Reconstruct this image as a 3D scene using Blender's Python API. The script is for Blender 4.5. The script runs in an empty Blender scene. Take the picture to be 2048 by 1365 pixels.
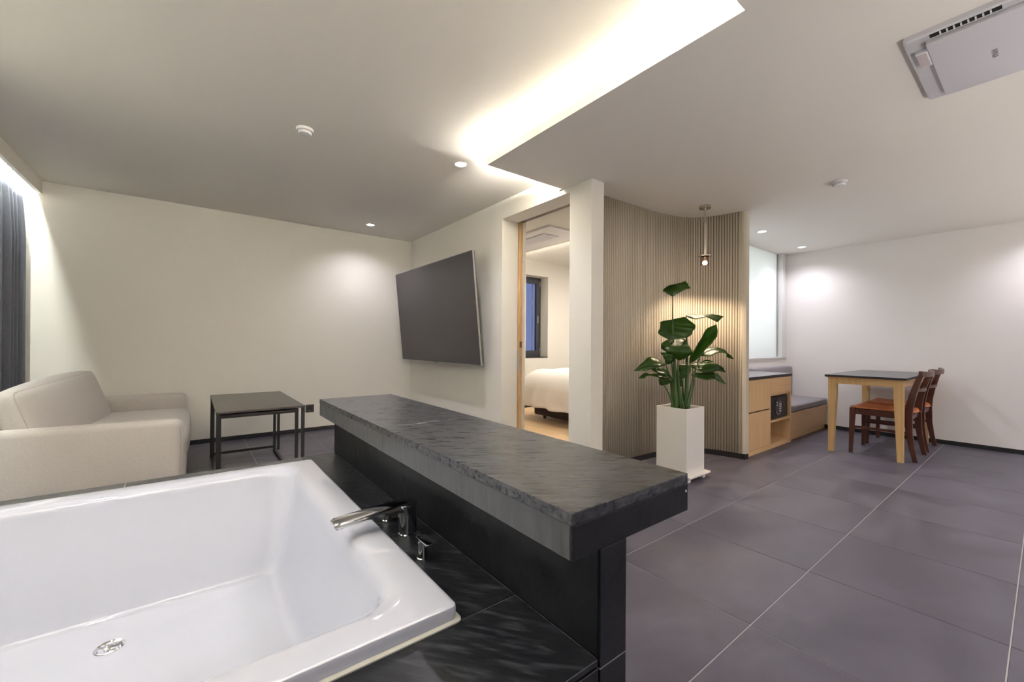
import bpy, bmesh, math, random
from mathutils import Vector, Matrix, noise
random.seed(7)
sc = bpy.context.scene
COL = sc.collection
PI = math.pi

# ---------------------------------------------------------------- camera
cam = bpy.data.cameras.new('camera')
cam.sensor_width = 36.0
cam.lens = 826.98 / 2048 * 36
cam.clip_start = 0.02
co = bpy.data.objects.new('camera', cam); COL.objects.link(co)
Rv = Vector((0.791687, -0.610884, 0.007243))
Dn = Vector((0.009615, 0.000605, -0.999954))
Fw = Vector((0.610852, 0.791720, 0.006353))
m = Matrix.Identity(4)
for i in range(3):
    m[i][0] = Rv[i]; m[i][1] = -Dn[i]; m[i][2] = -Fw[i]
m[2][3] = 1.06
co.matrix_world = m
sc.camera = co

# ---------------------------------------------------------------- world, view
sc.view_settings.view_transform = 'Standard'
sc.view_settings.look = 'None'
sc.view_settings.gamma = 1
sc.view_settings.use_curve_mapping = False
sc.view_settings.exposure = 1.5
w = bpy.data.worlds.new('dusk'); sc.world = w; w.use_nodes = True
w.node_tree.nodes['Background'].inputs[0].default_value = (0.24, 0.28, 0.50, 1)
w.node_tree.nodes['Background'].inputs[1].default_value = 0.3

COOL = (0.92, 0.89, 1.0)
COVE = (1.0, 0.98, 0.91)
P_DOWN = 20.0       # ceiling downlights
P_COVE = 82.0       # hidden strip in the ceiling tray, per metre
HI, LO = 2.45, 2.312
XT, YB, XR = 2.37, 5.36, 6.49

# ---------------------------------------------------------------- materials
def mat(name, col, rough=0.5, metal=0.0, col2=None, scale=8, stretch=(1, 1, 1), bump=0.0, bscale=None,
        detail=6, lo=0.35, hi=0.65, rnd=0.0, coat=0.0, spec=0.5, sheen=0.0, rvar=0.0, rot=0.0, dist=0.0, bdist=0.01):
    M = bpy.data.materials.new(name); M.use_nodes = True
    nt = M.node_tree; b = nt.nodes['Principled BSDF']
    b.inputs['Base Color'].default_value = (*col, 1)
    b.inputs['Roughness'].default_value = rough
    b.inputs['Metallic'].default_value = metal
    b.inputs['Specular IOR Level'].default_value = spec
    b.inputs['Coat Weight'].default_value = coat
    b.inputs['Coat Roughness'].default_value = 0.05
    b.inputs['Sheen Weight'].default_value = sheen
    tc = nt.nodes.new('ShaderNodeTexCoord'); mp = nt.nodes.new('ShaderNodeMapping')
    mp.inputs['Scale'].default_value = stretch
    if rot:
        mr0 = nt.nodes.new('ShaderNodeMapping'); mr0.inputs['Rotation'].default_value = (0, 0, rot)
        nt.links.new(tc.outputs['Object'], mr0.inputs['Vector']); nt.links.new(mr0.outputs['Vector'], mp.inputs['Vector'])
    else: nt.links.new(tc.outputs['Object'], mp.inputs['Vector'])
    vec = mp.outputs['Vector']
    oi = None
    if rnd:
        oi = nt.nodes.new('ShaderNodeObjectInfo')
        va = nt.nodes.new('ShaderNodeVectorMath'); va.operation = 'MULTIPLY_ADD'
        nt.links.new(oi.outputs['Random'], va.inputs[0])
        va.inputs[1].default_value = (37, 23, 51); nt.links.new(vec, va.inputs[2])
        vec = va.outputs[0]
    n = nt.nodes.new('ShaderNodeTexNoise'); n.inputs['Scale'].default_value = scale
    n.inputs['Detail'].default_value = detail; n.inputs['Distortion'].default_value = dist
    nt.links.new(vec, n.inputs['Vector'])
    out = None
    if col2:
        r = nt.nodes.new('ShaderNodeValToRGB')
        r.color_ramp.elements[0].position = lo; r.color_ramp.elements[1].position = hi
        r.color_ramp.elements[0].color = (*col, 1); r.color_ramp.elements[1].color = (*col2, 1)
        nt.links.new(n.outputs['Fac'], r.inputs['Fac']); out = r.outputs['Color']
    if rnd:
        hs = nt.nodes.new('ShaderNodeHueSaturation')
        ma = nt.nodes.new('ShaderNodeMath'); ma.operation = 'MULTIPLY_ADD'
        ma.inputs[1].default_value = 2 * rnd; ma.inputs[2].default_value = 1 - rnd
        nt.links.new(oi.outputs['Random'], ma.inputs[0]); nt.links.new(ma.outputs[0], hs.inputs['Value'])
        if out: nt.links.new(out, hs.inputs['Color'])
        else: hs.inputs['Color'].default_value = (*col, 1)
        out = hs.outputs['Color']
    if out: nt.links.new(out, b.inputs['Base Color'])
    if rvar:
        mr = nt.nodes.new('ShaderNodeMapRange')
        mr.inputs['To Min'].default_value = rough - rvar; mr.inputs['To Max'].default_value = rough + rvar
        mr.inputs['From Min'].default_value = 0.3; mr.inputs['From Max'].default_value = 0.7
        nt.links.new(n.outputs['Fac'], mr.inputs['Value']); nt.links.new(mr.outputs[0], b.inputs['Roughness'])
    if bump:
        n2 = nt.nodes.new('ShaderNodeTexNoise'); n2.inputs['Scale'].default_value = bscale or scale
        n2.inputs['Detail'].default_value = 5; nt.links.new(vec, n2.inputs['Vector'])
        bu = nt.nodes.new('ShaderNodeBump'); bu.inputs['Strength'].default_value = bump
        bu.inputs['Distance'].default_value = bdist
        nt.links.new(n2.outputs['Fac'], bu.inputs['Height']); nt.links.new(bu.outputs[0], b.inputs['Normal'])
    return M

def wood(name, c1, c2, axis='z', rough=0.45, rnd=0.0, sc_=3.0, bump=0.03):
    st = {'x': (1, 14, 14), 'y': (14, 1, 14), 'z': (14, 14, 1)}[axis]
    return mat(name, c1, rough, col2=c2, scale=sc_, stretch=st, bump=bump, bscale=sc_ * 3, lo=0.3, hi=0.7, rnd=rnd)

def emit(name, col, s):
    M = bpy.data.materials.new(name); M.use_nodes = True
    b = M.node_tree.nodes['Principled BSDF']
    b.inputs['Base Color'].default_value = (*col, 1)
    b.inputs['Emission Color'].default_value = (*col, 1); b.inputs['Emission Strength'].default_value = s
    return M

WALL = mat('painted wall', (0.81, 0.775, 0.705), 0.75, bump=0.01, bscale=300, spec=0.25)
WALL_COOLLIT = mat('painted wall cool lit', (0.82, 0.785, 0.755), 0.75, bump=0.01, bscale=300, spec=0.25)  # same paint as WALL, with the cooler downlight tint put into the colour
CEIL = mat('painted ceiling', (0.84, 0.80, 0.735), 0.8, bump=0.01, bscale=300, spec=0.2)
WHITEP = mat('white sill paint', (0.75, 0.74, 0.72), 0.5)
PAPER = mat('bedroom paint', (0.72, 0.69, 0.63), 0.8, spec=0.2)
GROUT = mat('grey tile grout', (0.50, 0.475, 0.46), 0.9)
GROUTD = mat('dark tile grout', (0.09, 0.085, 0.08), 0.9)
FLOOR = mat('grey slate floor tile', (0.080, 0.074, 0.096), 0.44, col2=(0.130, 0.122, 0.152), scale=1.8, stretch=(1, 1.6, 1), lo=0.4, hi=0.75, dist=1.2,
            bump=0.10, bscale=16, rnd=0.07, detail=9, rvar=0.06, spec=0.5)
SLATE = mat('grey riven slate top', (0.028, 0.029, 0.033), 0.30, col2=(0.125, 0.127, 0.142), scale=7, stretch=(1.6, 13, 13), rot=0.66, bump=0.5, bdist=0.0012,
            bscale=6, detail=10, rvar=0.06, lo=0.50, hi=0.80, rnd=0.05, spec=0.55)
SLATED = mat('black riven slate deck', (0.009, 0.010, 0.012), 0.36, col2=(0.050, 0.052, 0.062), scale=7, stretch=(2.2, 10, 10), rot=0.9, bump=0.6, bdist=0.0015,
            bscale=6, detail=10, rvar=0.06, lo=0.50, hi=0.80, rnd=0.05, spec=0.4)
SLATEY = mat('black riven slate wall', (0.0055, 0.006, 0.007), 0.42, col2=(0.014, 0.015, 0.019), scale=6, stretch=(2, 2, 2), bump=0.15,
             bscale=14, detail=9, rvar=0.06, rnd=0.06, spec=0.3)
SLATEV = mat('charcoal riven slate edge', (0.058, 0.059, 0.063), 0.42, col2=(0.105, 0.107, 0.114), scale=5, stretch=(7, 7, 1.8), bump=0.2,
             bscale=8, detail=12, rvar=0.08, lo=0.38, hi=0.82, rnd=0.08, spec=0.5)
CORE = mat('dark core board', (0.012, 0.012, 0.012), 0.8)
ACRYL = mat('white acrylic', (0.575, 0.595, 0.675), 0.07, coat=0.5)
SILIC = mat('cream sealant', (0.55, 0.54, 0.48), 0.5)
CHROME = mat('chrome', (0.75, 0.76, 0.78), 0.06, metal=1.0)
STEEL = mat('brushed nickel', (0.62, 0.56, 0.47), 0.22, metal=1.0)
BLACKM = mat('black powder coated steel', (0.014, 0.013, 0.013), 0.42)
BLACKT = mat('black laminate', (0.05, 0.043, 0.039), 0.33, bump=0.02, bscale=200)
LINEN = mat('cream linen weave', (0.46, 0.425, 0.39), 0.95, col2=(0.52, 0.485, 0.45), scale=220, bump=0.12, bscale=420, sheen=0.2, spec=0.15)
LINEND = mat('cream linen piping', (0.42, 0.385, 0.35), 0.95)
CURT = mat('charcoal curtain cloth', (0.062, 0.064, 0.082), 0.95, col2=(0.085, 0.088, 0.11), scale=60, stretch=(1, 1, 5), bump=0.1, bscale=300, sheen=0.2)
FLUTE = mat('taupe painted batten', (0.62, 0.56, 0.445), 0.6)
FLUTEB = mat('taupe backing board', (0.22, 0.18, 0.125), 0.8)
SKIRT = mat('black skirting', (0.012, 0.012, 0.013), 0.5)
OAK = wood('pale oak veneer', (0.70, 0.44, 0.21), (0.79, 0.53, 0.29), 'z')
OAKX = wood('pale oak veneer horizontal grain', (0.70, 0.44, 0.21), (0.79, 0.53, 0.29), 'x')
OAKD = wood('sliding door oak', (0.42, 0.24, 0.10), (0.62, 0.40, 0.20), 'z', sc_=6)
OAKT = wood('honey oak', (0.58, 0.36, 0.14), (0.68, 0.46, 0.215), 'z')
OAKF = wood('light oak floorboard', (0.66, 0.44, 0.24), (0.76, 0.55, 0.34), 'y', rnd=0.06)
WALNUT = wood('dark red walnut', (0.060, 0.017, 0.009), (0.105, 0.034, 0.018), 'z', rough=0.32)
LEATHER = mat('tan orange leather', (0.50, 0.145, 0.045), 0.42, col2=(0.58, 0.19, 0.065), scale=9, bump=0.08, bscale=120)
GRANITE = mat('grey sintered stone top', (0.22, 0.21, 0.215), 0.32, col2=(0.28, 0.27, 0.27), scale=60)
TTOP = mat('charcoal linoleum top', (0.12, 0.118, 0.12), 0.38, col2=(0.14, 0.138, 0.14), scale=50)
EDGE = mat('black stone edge', (0.012, 0.012, 0.013), 0.4)
GREYF = mat('grey bench upholstery', (0.235, 0.215, 0.225), 0.85, col2=(0.27, 0.25, 0.26), scale=150, bump=0.06, bscale=300, sheen=0.15)
POT = mat('white glazed planter', (0.88, 0.845, 0.80), 0.4)
SOIL = mat('dark potting soil', (0.03, 0.018, 0.01), 0.95, bump=0.8, bscale=90)
STEM = mat('green leaf stalk', (0.040, 0.085, 0.014), 0.4)
TVS = mat('matt television screen', (0.034, 0.029, 0.033), 0.36, spec=0.6)
TVB = mat('black television casing', (0.02, 0.02, 0.02), 0.4)
SILV = mat('silver bezel', (0.42, 0.40, 0.40), 0.35, metal=0.6)
PLAST = mat('white plastic', (0.72, 0.71, 0.72), 0.4)
PLASTG = mat('air conditioner white plastic', (0.72, 0.70, 0.74), 0.42)
PLASTR = mat('pinkish sensor plastic', (0.55, 0.47, 0.47), 0.3)
GREYL = mat('grey lettering', (0.20, 0.19, 0.22), 0.4)
DARK = mat('dark slot', (0.01, 0.01, 0.01), 0.9)
DUVET = mat('white cotton duvet', (0.80, 0.76, 0.74), 0.9, bump=0.15, bscale=9, sheen=0.2)
BEDB = mat('dark brown bed base', (0.03, 0.018, 0.014), 0.8)
WFR = mat('anthracite window frame', (0.045, 0.048, 0.058), 0.4)
BRONZE = mat('brown track metal', (0.10, 0.07, 0.05), 0.4, metal=0.6)
LAMP = emit('lit downlight lens', (1, 1, 1), 5)
BULB = emit('glowing lamp tip', (1.0, 0.86, 0.66), 22)
STRIP = emit('led strip', COVE, 4)
SAFEB = mat('black safe enamel', (0.012, 0.012, 0.014), 0.28)
WHITEK = mat('white key print', (0.6, 0.6, 0.6), 0.5)

LEAF = mat('glossy green leaf', (0.018, 0.050, 0.0035), 0.36, spec=0.35, col2=(0.032, 0.085, 0.006), scale=5, stretch=(1, 1, 1), bump=0.10, bscale=40)
_nt = LEAF.node_tree; _b = _nt.nodes['Principled BSDF']
_t = _nt.nodes.new('ShaderNodeBsdfTranslucent'); _t.inputs[0].default_value = (0.16, 0.36, 0.02, 1)
_m = _nt.nodes.new('ShaderNodeMixShader'); _m.inputs[0].default_value = 0.28
_nt.links.new(_b.outputs[0], _m.inputs[1]); _nt.links.new(_t.outputs[0], _m.inputs[2])
_nt.links.new(_m.outputs[0], _nt.nodes['Material Output'].inputs[0])
GLASS = bpy.data.materials.new('window glass'); GLASS.use_nodes = True
_b = GLASS.node_tree.nodes['Principled BSDF']
_b.inputs['Transmission Weight'].default_value = 1; _b.inputs['Roughness'].default_value = 0.02
_b.inputs['Base Color'].default_value = (0.85, 0.9, 1, 1); _b.inputs['IOR'].default_value = 1.1
AMBER = bpy.data.materials.new('smoky glass shade'); AMBER.use_nodes = True
_b = AMBER.node_tree.nodes['Principled BSDF']
_b.inputs['Transmission Weight'].default_value = 1; _b.inputs['Roughness'].default_value = 0.05
_b.inputs['Base Color'].default_value = (0.8, 0.66, 0.6, 1); _b.inputs['IOR'].default_value = 1.15
FROST = bpy.data.materials.new('frosted glass'); FROST.use_nodes = True
_nt = FROST.node_tree; _b = _nt.nodes['Principled BSDF']
_b.inputs['Base Color'].default_value = (0.85, 0.88, 0.88, 1); _b.inputs['Roughness'].default_value = 0.25
_t = _nt.nodes.new('ShaderNodeBsdfTranslucent'); _t.inputs[0].default_value = (0.88, 0.92, 0.92, 1)
_m = _nt.nodes.new('ShaderNodeMixShader'); _m.inputs[0].default_value = 0.5
_nt.links.new(_b.outputs[0], _m.inputs[1]); _nt.links.new(_t.outputs[0], _m.inputs[2])
_nt.links.new(_m.outputs[0], _nt.nodes['Material Output'].inputs[0])

# ---------------------------------------------------------------- helpers
def tag(o, label=None, cat=None, group=None, kind=None):
    if label: o['label'] = label
    if cat: o['category'] = cat
    if group: o['group'] = group
    if kind: o['kind'] = kind
    return o

def thing(name, label, cat, loc=(0, 0, 0), group=None):
    o = bpy.data.objects.new(name, None); COL.objects.link(o)
    o.empty_display_size = 0.1; o.location = loc
    return tag(o, label, cat, group)

def root_loc(p):
    v = Vector((0, 0, 0))
    while p is not None:
        v = v + p.location; p = p.parent
    return v

def obj(name, bm, M, parent=None, smooth=False, loc=None):
    me = bpy.data.meshes.new(name)
    off = root_loc(parent) if parent else Vector((0, 0, 0))
    if off.length: bmesh.ops.translate(bm, verts=bm.verts, vec=-off)
    bmesh.ops.recalc_face_normals(bm, faces=bm.faces)
    bm.to_mesh(me); bm.free()
    if smooth:
        me.polygons.foreach_set('use_smooth', [True] * len(me.polygons))
        if smooth != 'all':
            try: me.set_sharp_from_angle(angle=math.radians(40))
            except Exception: pass
    me.materials.append(M)
    o = bpy.data.objects.new(name, me); COL.objects.link(o)
    if parent: o.parent = parent
    return o

def box(bm, x0, x1, y0, y1, z0, z1, bev=0.0, seg=2):
    r = bmesh.ops.create_cube(bm, size=1)
    vs = r['verts']
    for v in vs:
        v.co = Vector(((x0 + x1) / 2 + v.co.x * (x1 - x0), (y0 + y1) / 2 + v.co.y * (y1 - y0), (z0 + z1) / 2 + v.co.z * (z1 - z0)))
    if bev:
        es = list({e for v in vs for e in v.link_edges})
        bmesh.ops.bevel(bm, geom=es, offset=bev, segments=seg, profile=0.5, affect='EDGES')
    return bm

def B(*a, bev=0.0, seg=2):
    return box(bmesh.new(), *a, bev=bev, seg=seg)

def cyl(bm, p0, p1, r0, r1=None, n=24, cap=True):
    p0 = Vector(p0); p1 = Vector(p1); r1 = r0 if r1 is None else r1
    d = p1 - p0
    r = bmesh.ops.create_cone(bm, cap_ends=cap, segments=n, radius1=r0, radius2=r1, depth=d.length)
    M = Matrix.Translation((p0 + p1) / 2) @ d.to_track_quat('Z', 'Y').to_matrix().to_4x4()
    bmesh.ops.transform(bm, matrix=M, verts=r['verts'])
    return bm

def loft(bm, loops, cap=True, closed=True):
    L = [[bm.verts.new(p) for p in lp] for lp in loops]
    n = len(L[0])
    for a, b in zip(L, L[1:]):
        for i in range(n if closed else n - 1):
            j = (i + 1) % n
            try: bm.faces.new((a[i], a[j], b[j], b[i]))
            except ValueError: pass
    if cap:
        bm.faces.new(L[0][::-1]); bm.faces.new(L[-1])
    return bm

def tube(bm, pts, rs, n=10):
    pts = [Vector(p) for p in pts]; loops = []
    for i, p in enumerate(pts):
        d = (pts[min(i + 1, len(pts) - 1)] - pts[max(i - 1, 0)]).normalized()
        a = d.cross(Vector((0.3, 0.1, 1)) if abs(d.z) < 0.9 else Vector((1, 0.2, 0))).normalized(); b = d.cross(a)
        r = rs[i] if isinstance(rs, (list, tuple)) else rs
        loops.append([p + a * math.cos(2 * PI * k / n) * r + b * math.sin(2 * PI * k / n) * r for k in range(n)])
    return loft(bm, loops)

def lathe(bm, c, prof, n=32):
    """prof: (radius, z) list round a vertical axis at c"""
    loops = [[(c[0] + r * math.cos(2 * PI * k / n), c[1] + r * math.sin(2 * PI * k / n), c[2] + z) for k in range(n)] for r, z in prof]
    return loft(bm, loops)

def rectloop(cx, cy, z, hx, hy):
    return [(cx - hx, cy - hy, z), (cx + hx, cy - hy, z), (cx + hx, cy + hy, z), (cx - hx, cy + hy, z)]

def post(path):
    """lofted rectangular section along a path of (x, y, z, hx, hy)"""
    return loft(bmesh.new(), [rectloop(x, y, z, hx, hy) for x, y, z, hx, hy in path])

def rrect(x0, x1, y0, y1, z, r, n=6):
    pts = []
    for cx, cy, a0 in ((x1 - r, y1 - r, 0), (x0 + r, y1 - r, PI / 2), (x0 + r, y0 + r, PI), (x1 - r, y0 + r, 1.5 * PI)):
        for k in range(n + 1):
            a = a0 + PI / 2 * k / n
            pts.append((cx + r * math.cos(a), cy + r * math.sin(a), z))
    return pts

def cushion(x0, x1, y0, y1, z0, z1, r=0.05, puff=0.02, n=14, wr=0.0):
    bm = bmesh.new()
    bmesh.ops.create_cube(bm, size=2)
    bmesh.ops.subdivide_edges(bm, edges=bm.edges, cuts=n, use_grid_fill=True)
    h = Vector(((x1 - x0) / 2, (y1 - y0) / 2, (z1 - z0) / 2)); c = Vector(((x0 + x1) / 2, (y0 + y1) / 2, (z0 + z1) / 2))
    for v in bm.verts:
        u = v.co.copy()
        p = Vector((math.sin(u.x * PI / 2) * h.x if False else u.x * h.x, u.y * h.y, u.z * h.z))
        q = Vector([max(-h[i] + r, min(h[i] - r, p[i])) for i in range(3)])
        d = p - q
        if d.length > 1e-9:
            mx = max(abs(d.x), abs(d.y), abs(d.z))
            q = q + d.normalized() * min(r, r * mx / r if mx < r else r)
        for i in range(3):
            j, k = (i + 1) % 3, (i + 2) % 3
            q[i] += puff * (h[i] < max(h[j], h[k])) * math.copysign(1, u[i]) * (abs(u[i]) > 0.99) * (1 - abs(u[j]) ** 2.5) * (1 - abs(u[k]) ** 2.5)
        if wr: q += wr * noise.noise_vector((q + c) * 5.0)
        v.co = c + q
    return bm

def rotz(bm, ang, c):
    bmesh.ops.rotate(bm, verts=bm.verts, cent=c, matrix=Matrix.Rotation(ang, 3, 'Z')); return bm

def roty(bm, ang, c):
    bmesh.ops.rotate(bm, verts=bm.verts, cent=c, matrix=Matrix.Rotation(ang, 3, 'Y')); return bm

def struct(name, bm, M, parent=None, label=None):
    o = obj(name, bm, M, parent)
    if parent is None: o['kind'] = 'structure'
    if label: o['label'] = label
    return o

def clone(src, parent, loc, rz=0.0):
    o = src.copy(); COL.objects.link(o); o.parent = parent; o.location = loc; o.rotation_euler = (0, 0, rz)
    return o

def light(name, kind, loc, power, color, parent=None, size=0.1, size_y=None, rot=(0, 0, 0), spot=None, blend=1.0, spread=None):
    l = bpy.data.lights.new(name, kind); l.energy = power; l.color = color
    if kind == 'AREA':
        l.size = size
        if size_y: l.shape = 'RECTANGLE'; l.size_y = size_y
        if spread: l.spread = spread
    else:
        l.shadow_soft_size = size
    if kind == 'SPOT':
        l.spot_size = spot; l.spot_blend = blend
    o = bpy.data.objects.new(name, l); COL.objects.link(o)
    o.location = Vector(loc) - (root_loc(parent) if parent else Vector((0, 0, 0))); o.rotation_euler = rot
    if parent: o.parent = parent
    return o

# ---------------------------------------------------------------- floors
floor = struct('floor', B(-1.5, XR + 0.02, -1.9, YB + 0.02, -0.05, -0.0025), GROUT)
TW, TH, GP = 0.617, 0.608, 0.0042
tile_me = None
for i in range(-6, 8):
    for j in range(-5, 8):
        x0 = 1.685 + i * TW; y0 = 0.69 + j * TH
        x1, y1 = x0 + TW, y0 + TH
        cx0, cx1, cy0, cy1 = max(x0, -1.49), min(x1, XR), max(y0, -1.89), min(y1, YB)
        if cx1 - cx0 < 0.05 or cy1 - cy0 < 0.05: continue
        if cx0 >= XT and cy0 >= 2.28: continue
        if cx0 >= 2.6 and cy1 > 2.29: cy1 = 2.28
        if cx0 > 4.14 and cy0 > 2.2: continue
        if cx1 < 0.60 and cy0 > 0.6 and cy1 < 2.4: continue
        full = cx0 == x0 and cx1 == x1 and cy0 == y0 and cy1 == y1
        if full and tile_me is not None:
            clone(tile_me, floor, (x0 - t0[0], y0 - t0[1], 0))
        else:
            o = obj('tile', B(cx0 + GP / 2, cx1 - GP / 2, cy0 + GP / 2, cy1 - GP / 2, -0.012, 0.0, bev=0.0008, seg=1), FLOOR, floor)
            if full: tile_me = o; t0 = (x0, y0)

fb = struct('floor_bedroom', B(2.50, 6.9, 2.45, YB + 0.25, -0.05, -0.004), OAKF)
pk = None
for i in range(22):
    for j in range(3):
        x0 = 2.50 + i * 0.12; y0 = 2.46 + j * 1.2 - (0.55 if i % 2 else 0.15)
        a, b_ = max(y0, 2.46), min(y0 + 1.2, 5.3)
        if b_ - a < 0.05: continue
        obj('plank', B(x0 + 0.0007, x0 + 0.1193, a + 0.0007, b_ - 0.0007, -0.01, 0.0, bev=0.0008, seg=1), OAKF, fb)

# ---------------------------------------------------------------- walls
struct('wall_back', B(-1.5, XT + 0.02, YB, YB + 0.2, 0, 2.6), WALL)
struct('wall_left', B(-1.7, -1.5, -1.9, YB + 0.2, 0, 2.6), WALL)
struct('wall_front', B(-1.7, XR + 0.2, -2.1, -1.9, 0, 2.6), WALL)
struct('wall_right', B(XR, XR + 0.2, -2.1, 2.45, 0, 2.6), WALL_COOLLIT)
# television wall with the sliding-door opening
bm = B(XT, XT + 0.195, 3.237, YB, 0, 2.6)
box(bm, XT + 0.245, XT + 0.295, 3.237, YB, 0, 2.31)
box(bm, XT + 0.195, XT + 0.245, 3.60, YB, 0, 2.6)
struct('wall_television', bm, WALL)
struct('wall_lintel', B(XT, XT + 0.195, 2.328, 3.237, 2.272, 2.6), WALL)
struct('wall_column', B(XT, XT + 0.138, 2.099, 2.328, 0, LO), WALL)
struct('wall_inner_jamb', B(XT + 0.138, XT + 0.30, 2.288, 2.328, 0, 2.31), WALL)
# sliding door
dr = bpy.data.objects.new('door_1', None); COL.objects.link(dr); dr['kind'] = 'structure'; dr.location = (2.59, 3.3, 0)
obj('door_panel', B(2.572, 2.608, 3.213, 3.59, 0.008, 2.285, bev=0.002, seg=1), OAKD, dr)
obj('pull_plate', B(2.566, 2.573, 3.2125, 3.2145 + 0.02, 0.78, 0.99), SILV, dr)
obj('latch', B(2.574, 2.600, 3.2095, 3.2135, 1.02, 1.08), BRONZE, dr)
obj('track', B(2.567, 2.613, 2.33, 3.21, 2.272, 2.31), BRONZE, dr)

# baseboards
struct('baseboard_back', B(-1.5, XT, YB - 0.006, YB, 0, 0.045), SKIRT)
struct('baseboard_right', B(XR - 0.006, XR, -1.9, 2.12, 0, 0.045), SKIRT)
struct('baseboard_television', B(XT - 0.006, XT, 3.237, YB, 0, 0.045), SKIRT)

# ceilings
struct('ceiling', B(-1.08, XT, 0.45, YB, HI, HI + 0.1), CEIL)
X0, Y1c, Y0c = 1.620, 2.40, 0.690        # edges of the dropped ceiling
LI = 0.055
bm = B(X0, XR, Y0c, 2.095, LO, LO + 0.012)
box(bm, X0, XT, 2.095, Y1c, LO, LO + 0.012)
box(bm, XT, XR, 2.095, 2.45, LO, LO + 0.012)
box(bm, -1.5, XR, -1.9, Y0c, LO, LO + 0.012)
bmesh.ops.translate(bm, verts=bm.verts, vec=(0, 0, 0))
low = struct('ceiling_dropped', bm, CEIL)
obj('upstand', B(X0, X0 + 0.012, Y0c, Y1c, LO + 0.012, LO + LI), CEIL, low)
obj('upstand', B(X0 + 0.012, XT, Y1c - 0.012, Y1c, LO + 0.012, LO + LI), CEIL, low)
obj('upstand', B(-1.5, X0 + 0.012, Y0c - 0.012, Y0c, LO + 0.012, LO + LI), CEIL, low)
obj('riser', B(X0 + 0.20, X0 + 0.22, 0.45, 2.22, LO + 0.012, HI + 0.1), CEIL, low)
obj('riser', B(X0 + 0.20, XT, 2.20, 2.22, LO + 0.012, HI + 0.1), CEIL, low)
obj('riser', B(-1.5, X0 + 0.20, 0.45, 0.47, LO + 0.012, HI + 0.1), CEIL, low)
# curtain pocket
bm = B(-1.08, -1.055, 0.45, YB, 2.335, HI)
struct('trim_1', bm, CEIL, label='painted fascia of the curtain pocket')
struct('ceiling_pocket', B(-1.5, -1.08, 0.45, YB, 2.50, 2.55), CEIL)

# hidden strips in the tray
cv = thing('cove_light_strip', 'hidden glowing light strip behind the lip of the dropped ceiling', 'light', (X0 + 0.07, 1.5, LO + 0.02))
obj('strip', B(X0 + 0.065, X0 + 0.077, Y0c + 0.02, Y1c - 0.03, LO + 0.0125, LO + 0.02), STRIP, cv)
obj('strip', B(X0 + 0.085, XT - 0.02, Y1c - 0.08, Y1c - 0.068, LO + 0.0125, LO + 0.02), STRIP, cv)
L1 = Y1c - Y0c - 0.1
light('lamp', 'AREA', (X0 + 0.10, (Y1c + Y0c) / 2, LO + 0.03), P_COVE * L1, COVE, cv, size=0.03, size_y=L1, rot=(PI, math.radians(58), 0))
light('lamp', 'AREA', ((X0 + XT) / 2 + 0.03, Y1c - 0.10, LO + 0.03), P_COVE * 0.32 * 0.62, COVE, cv, size=0.62, size_y=0.03, rot=(PI, 0, 0))
light('lamp', 'AREA', ((X0 - 1.08) / 2, Y0c - 0.10, LO + 0.03), P_COVE * 0.4 * 2.5, COVE, cv, size=2.5, size_y=0.03, rot=(PI, 0, 0))
cp = thing('curtain_light_strip', 'slim light strip tucked behind the curtain pocket fascia', 'light', (-1.11, 3.5, 2.44))
obj('strip', B(-1.095, -1.085, 1.0, YB - 0.05, 2.47, 2.48), STRIP, cp)
light('lamp', 'AREA', (-1.105, 3.2, 2.468), 24, (0.93, 1.0, 0.96), cp, size=0.02, size_y=4.2, rot=(0, 0, 0))

# ---------------------------------------------------------------- downlights, detectors
def downlight(x, y, z, label, power=P_DOWN, first=[None], col=COOL):
    t = thing('downlight', label, 'light', (x, y, z), 'recessed round downlights')
    if first[0] is None:
        a = obj('trim_ring', lathe(bmesh.new(), (x, y, z), [(0.042, 0.0), (0.050, 0.0), (0.051, -0.003), (0.046, -0.006), (0.042, -0.004), (0.0415, 0.0)], 32), PLAST, t, smooth=True)
        b = obj('lens', lathe(bmesh.new(), (x, y, z), [(0.0, -0.0022), (0.041, -0.0022), (0.041, -0.0012)], 32), LAMP, t)
        first[0] = (a, b)
    else:
        for s in first[0]: clone(s, t, (0, 0, 0))
    light('lamp', 'SPOT', (x, y, z - 0.012), power, col, t, size=0.018, spot=math.radians(140), blend=1.0)
    return t
downlight(1.63, 2.78, HI, 'white recessed ceiling downlight nearest the corner of the glowing ceiling tray', power=P_DOWN * 1.0)
downlight(1.64, 4.87, HI, 'white recessed downlight near the cream wall beyond the television', power=P_DOWN * 0.7)
downlight(4.93, 1.915, LO, 'white recessed downlight just beyond the fluted wall, above the oak cabinet')
downlight(6.09, 1.90, LO, 'white recessed downlight in the far corner above the grey bench', power=P_DOWN * 0.6)
downlight(-0.50, 1.75, HI, 'white recessed downlight above the bathtub', power=P_DOWN * 0.8)
downlight(6.10, -0.12, LO, 'white recessed downlight by the dining wall past the air conditioner', power=P_DOWN * 0.7)
downlight(3.9, -1.6, LO, 'unseen fill downlight added over the open floor beyond the air conditioner', power=P_DOWN * 1.6)  # this and the next ones along the front wall: unseen, added for bounced fill
downlight(5.4, -1.6, LO, 'unseen fill downlight added near the front wall on the dining side', power=P_DOWN * 1.5)
downlight(2.3, -1.6, LO, 'unseen fill downlight added behind the bar end', power=P_DOWN * 1.8)
downlight(0.6, -1.6, LO, 'unseen fill downlight added behind the bath platform', power=P_DOWN * 1.8)

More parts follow.
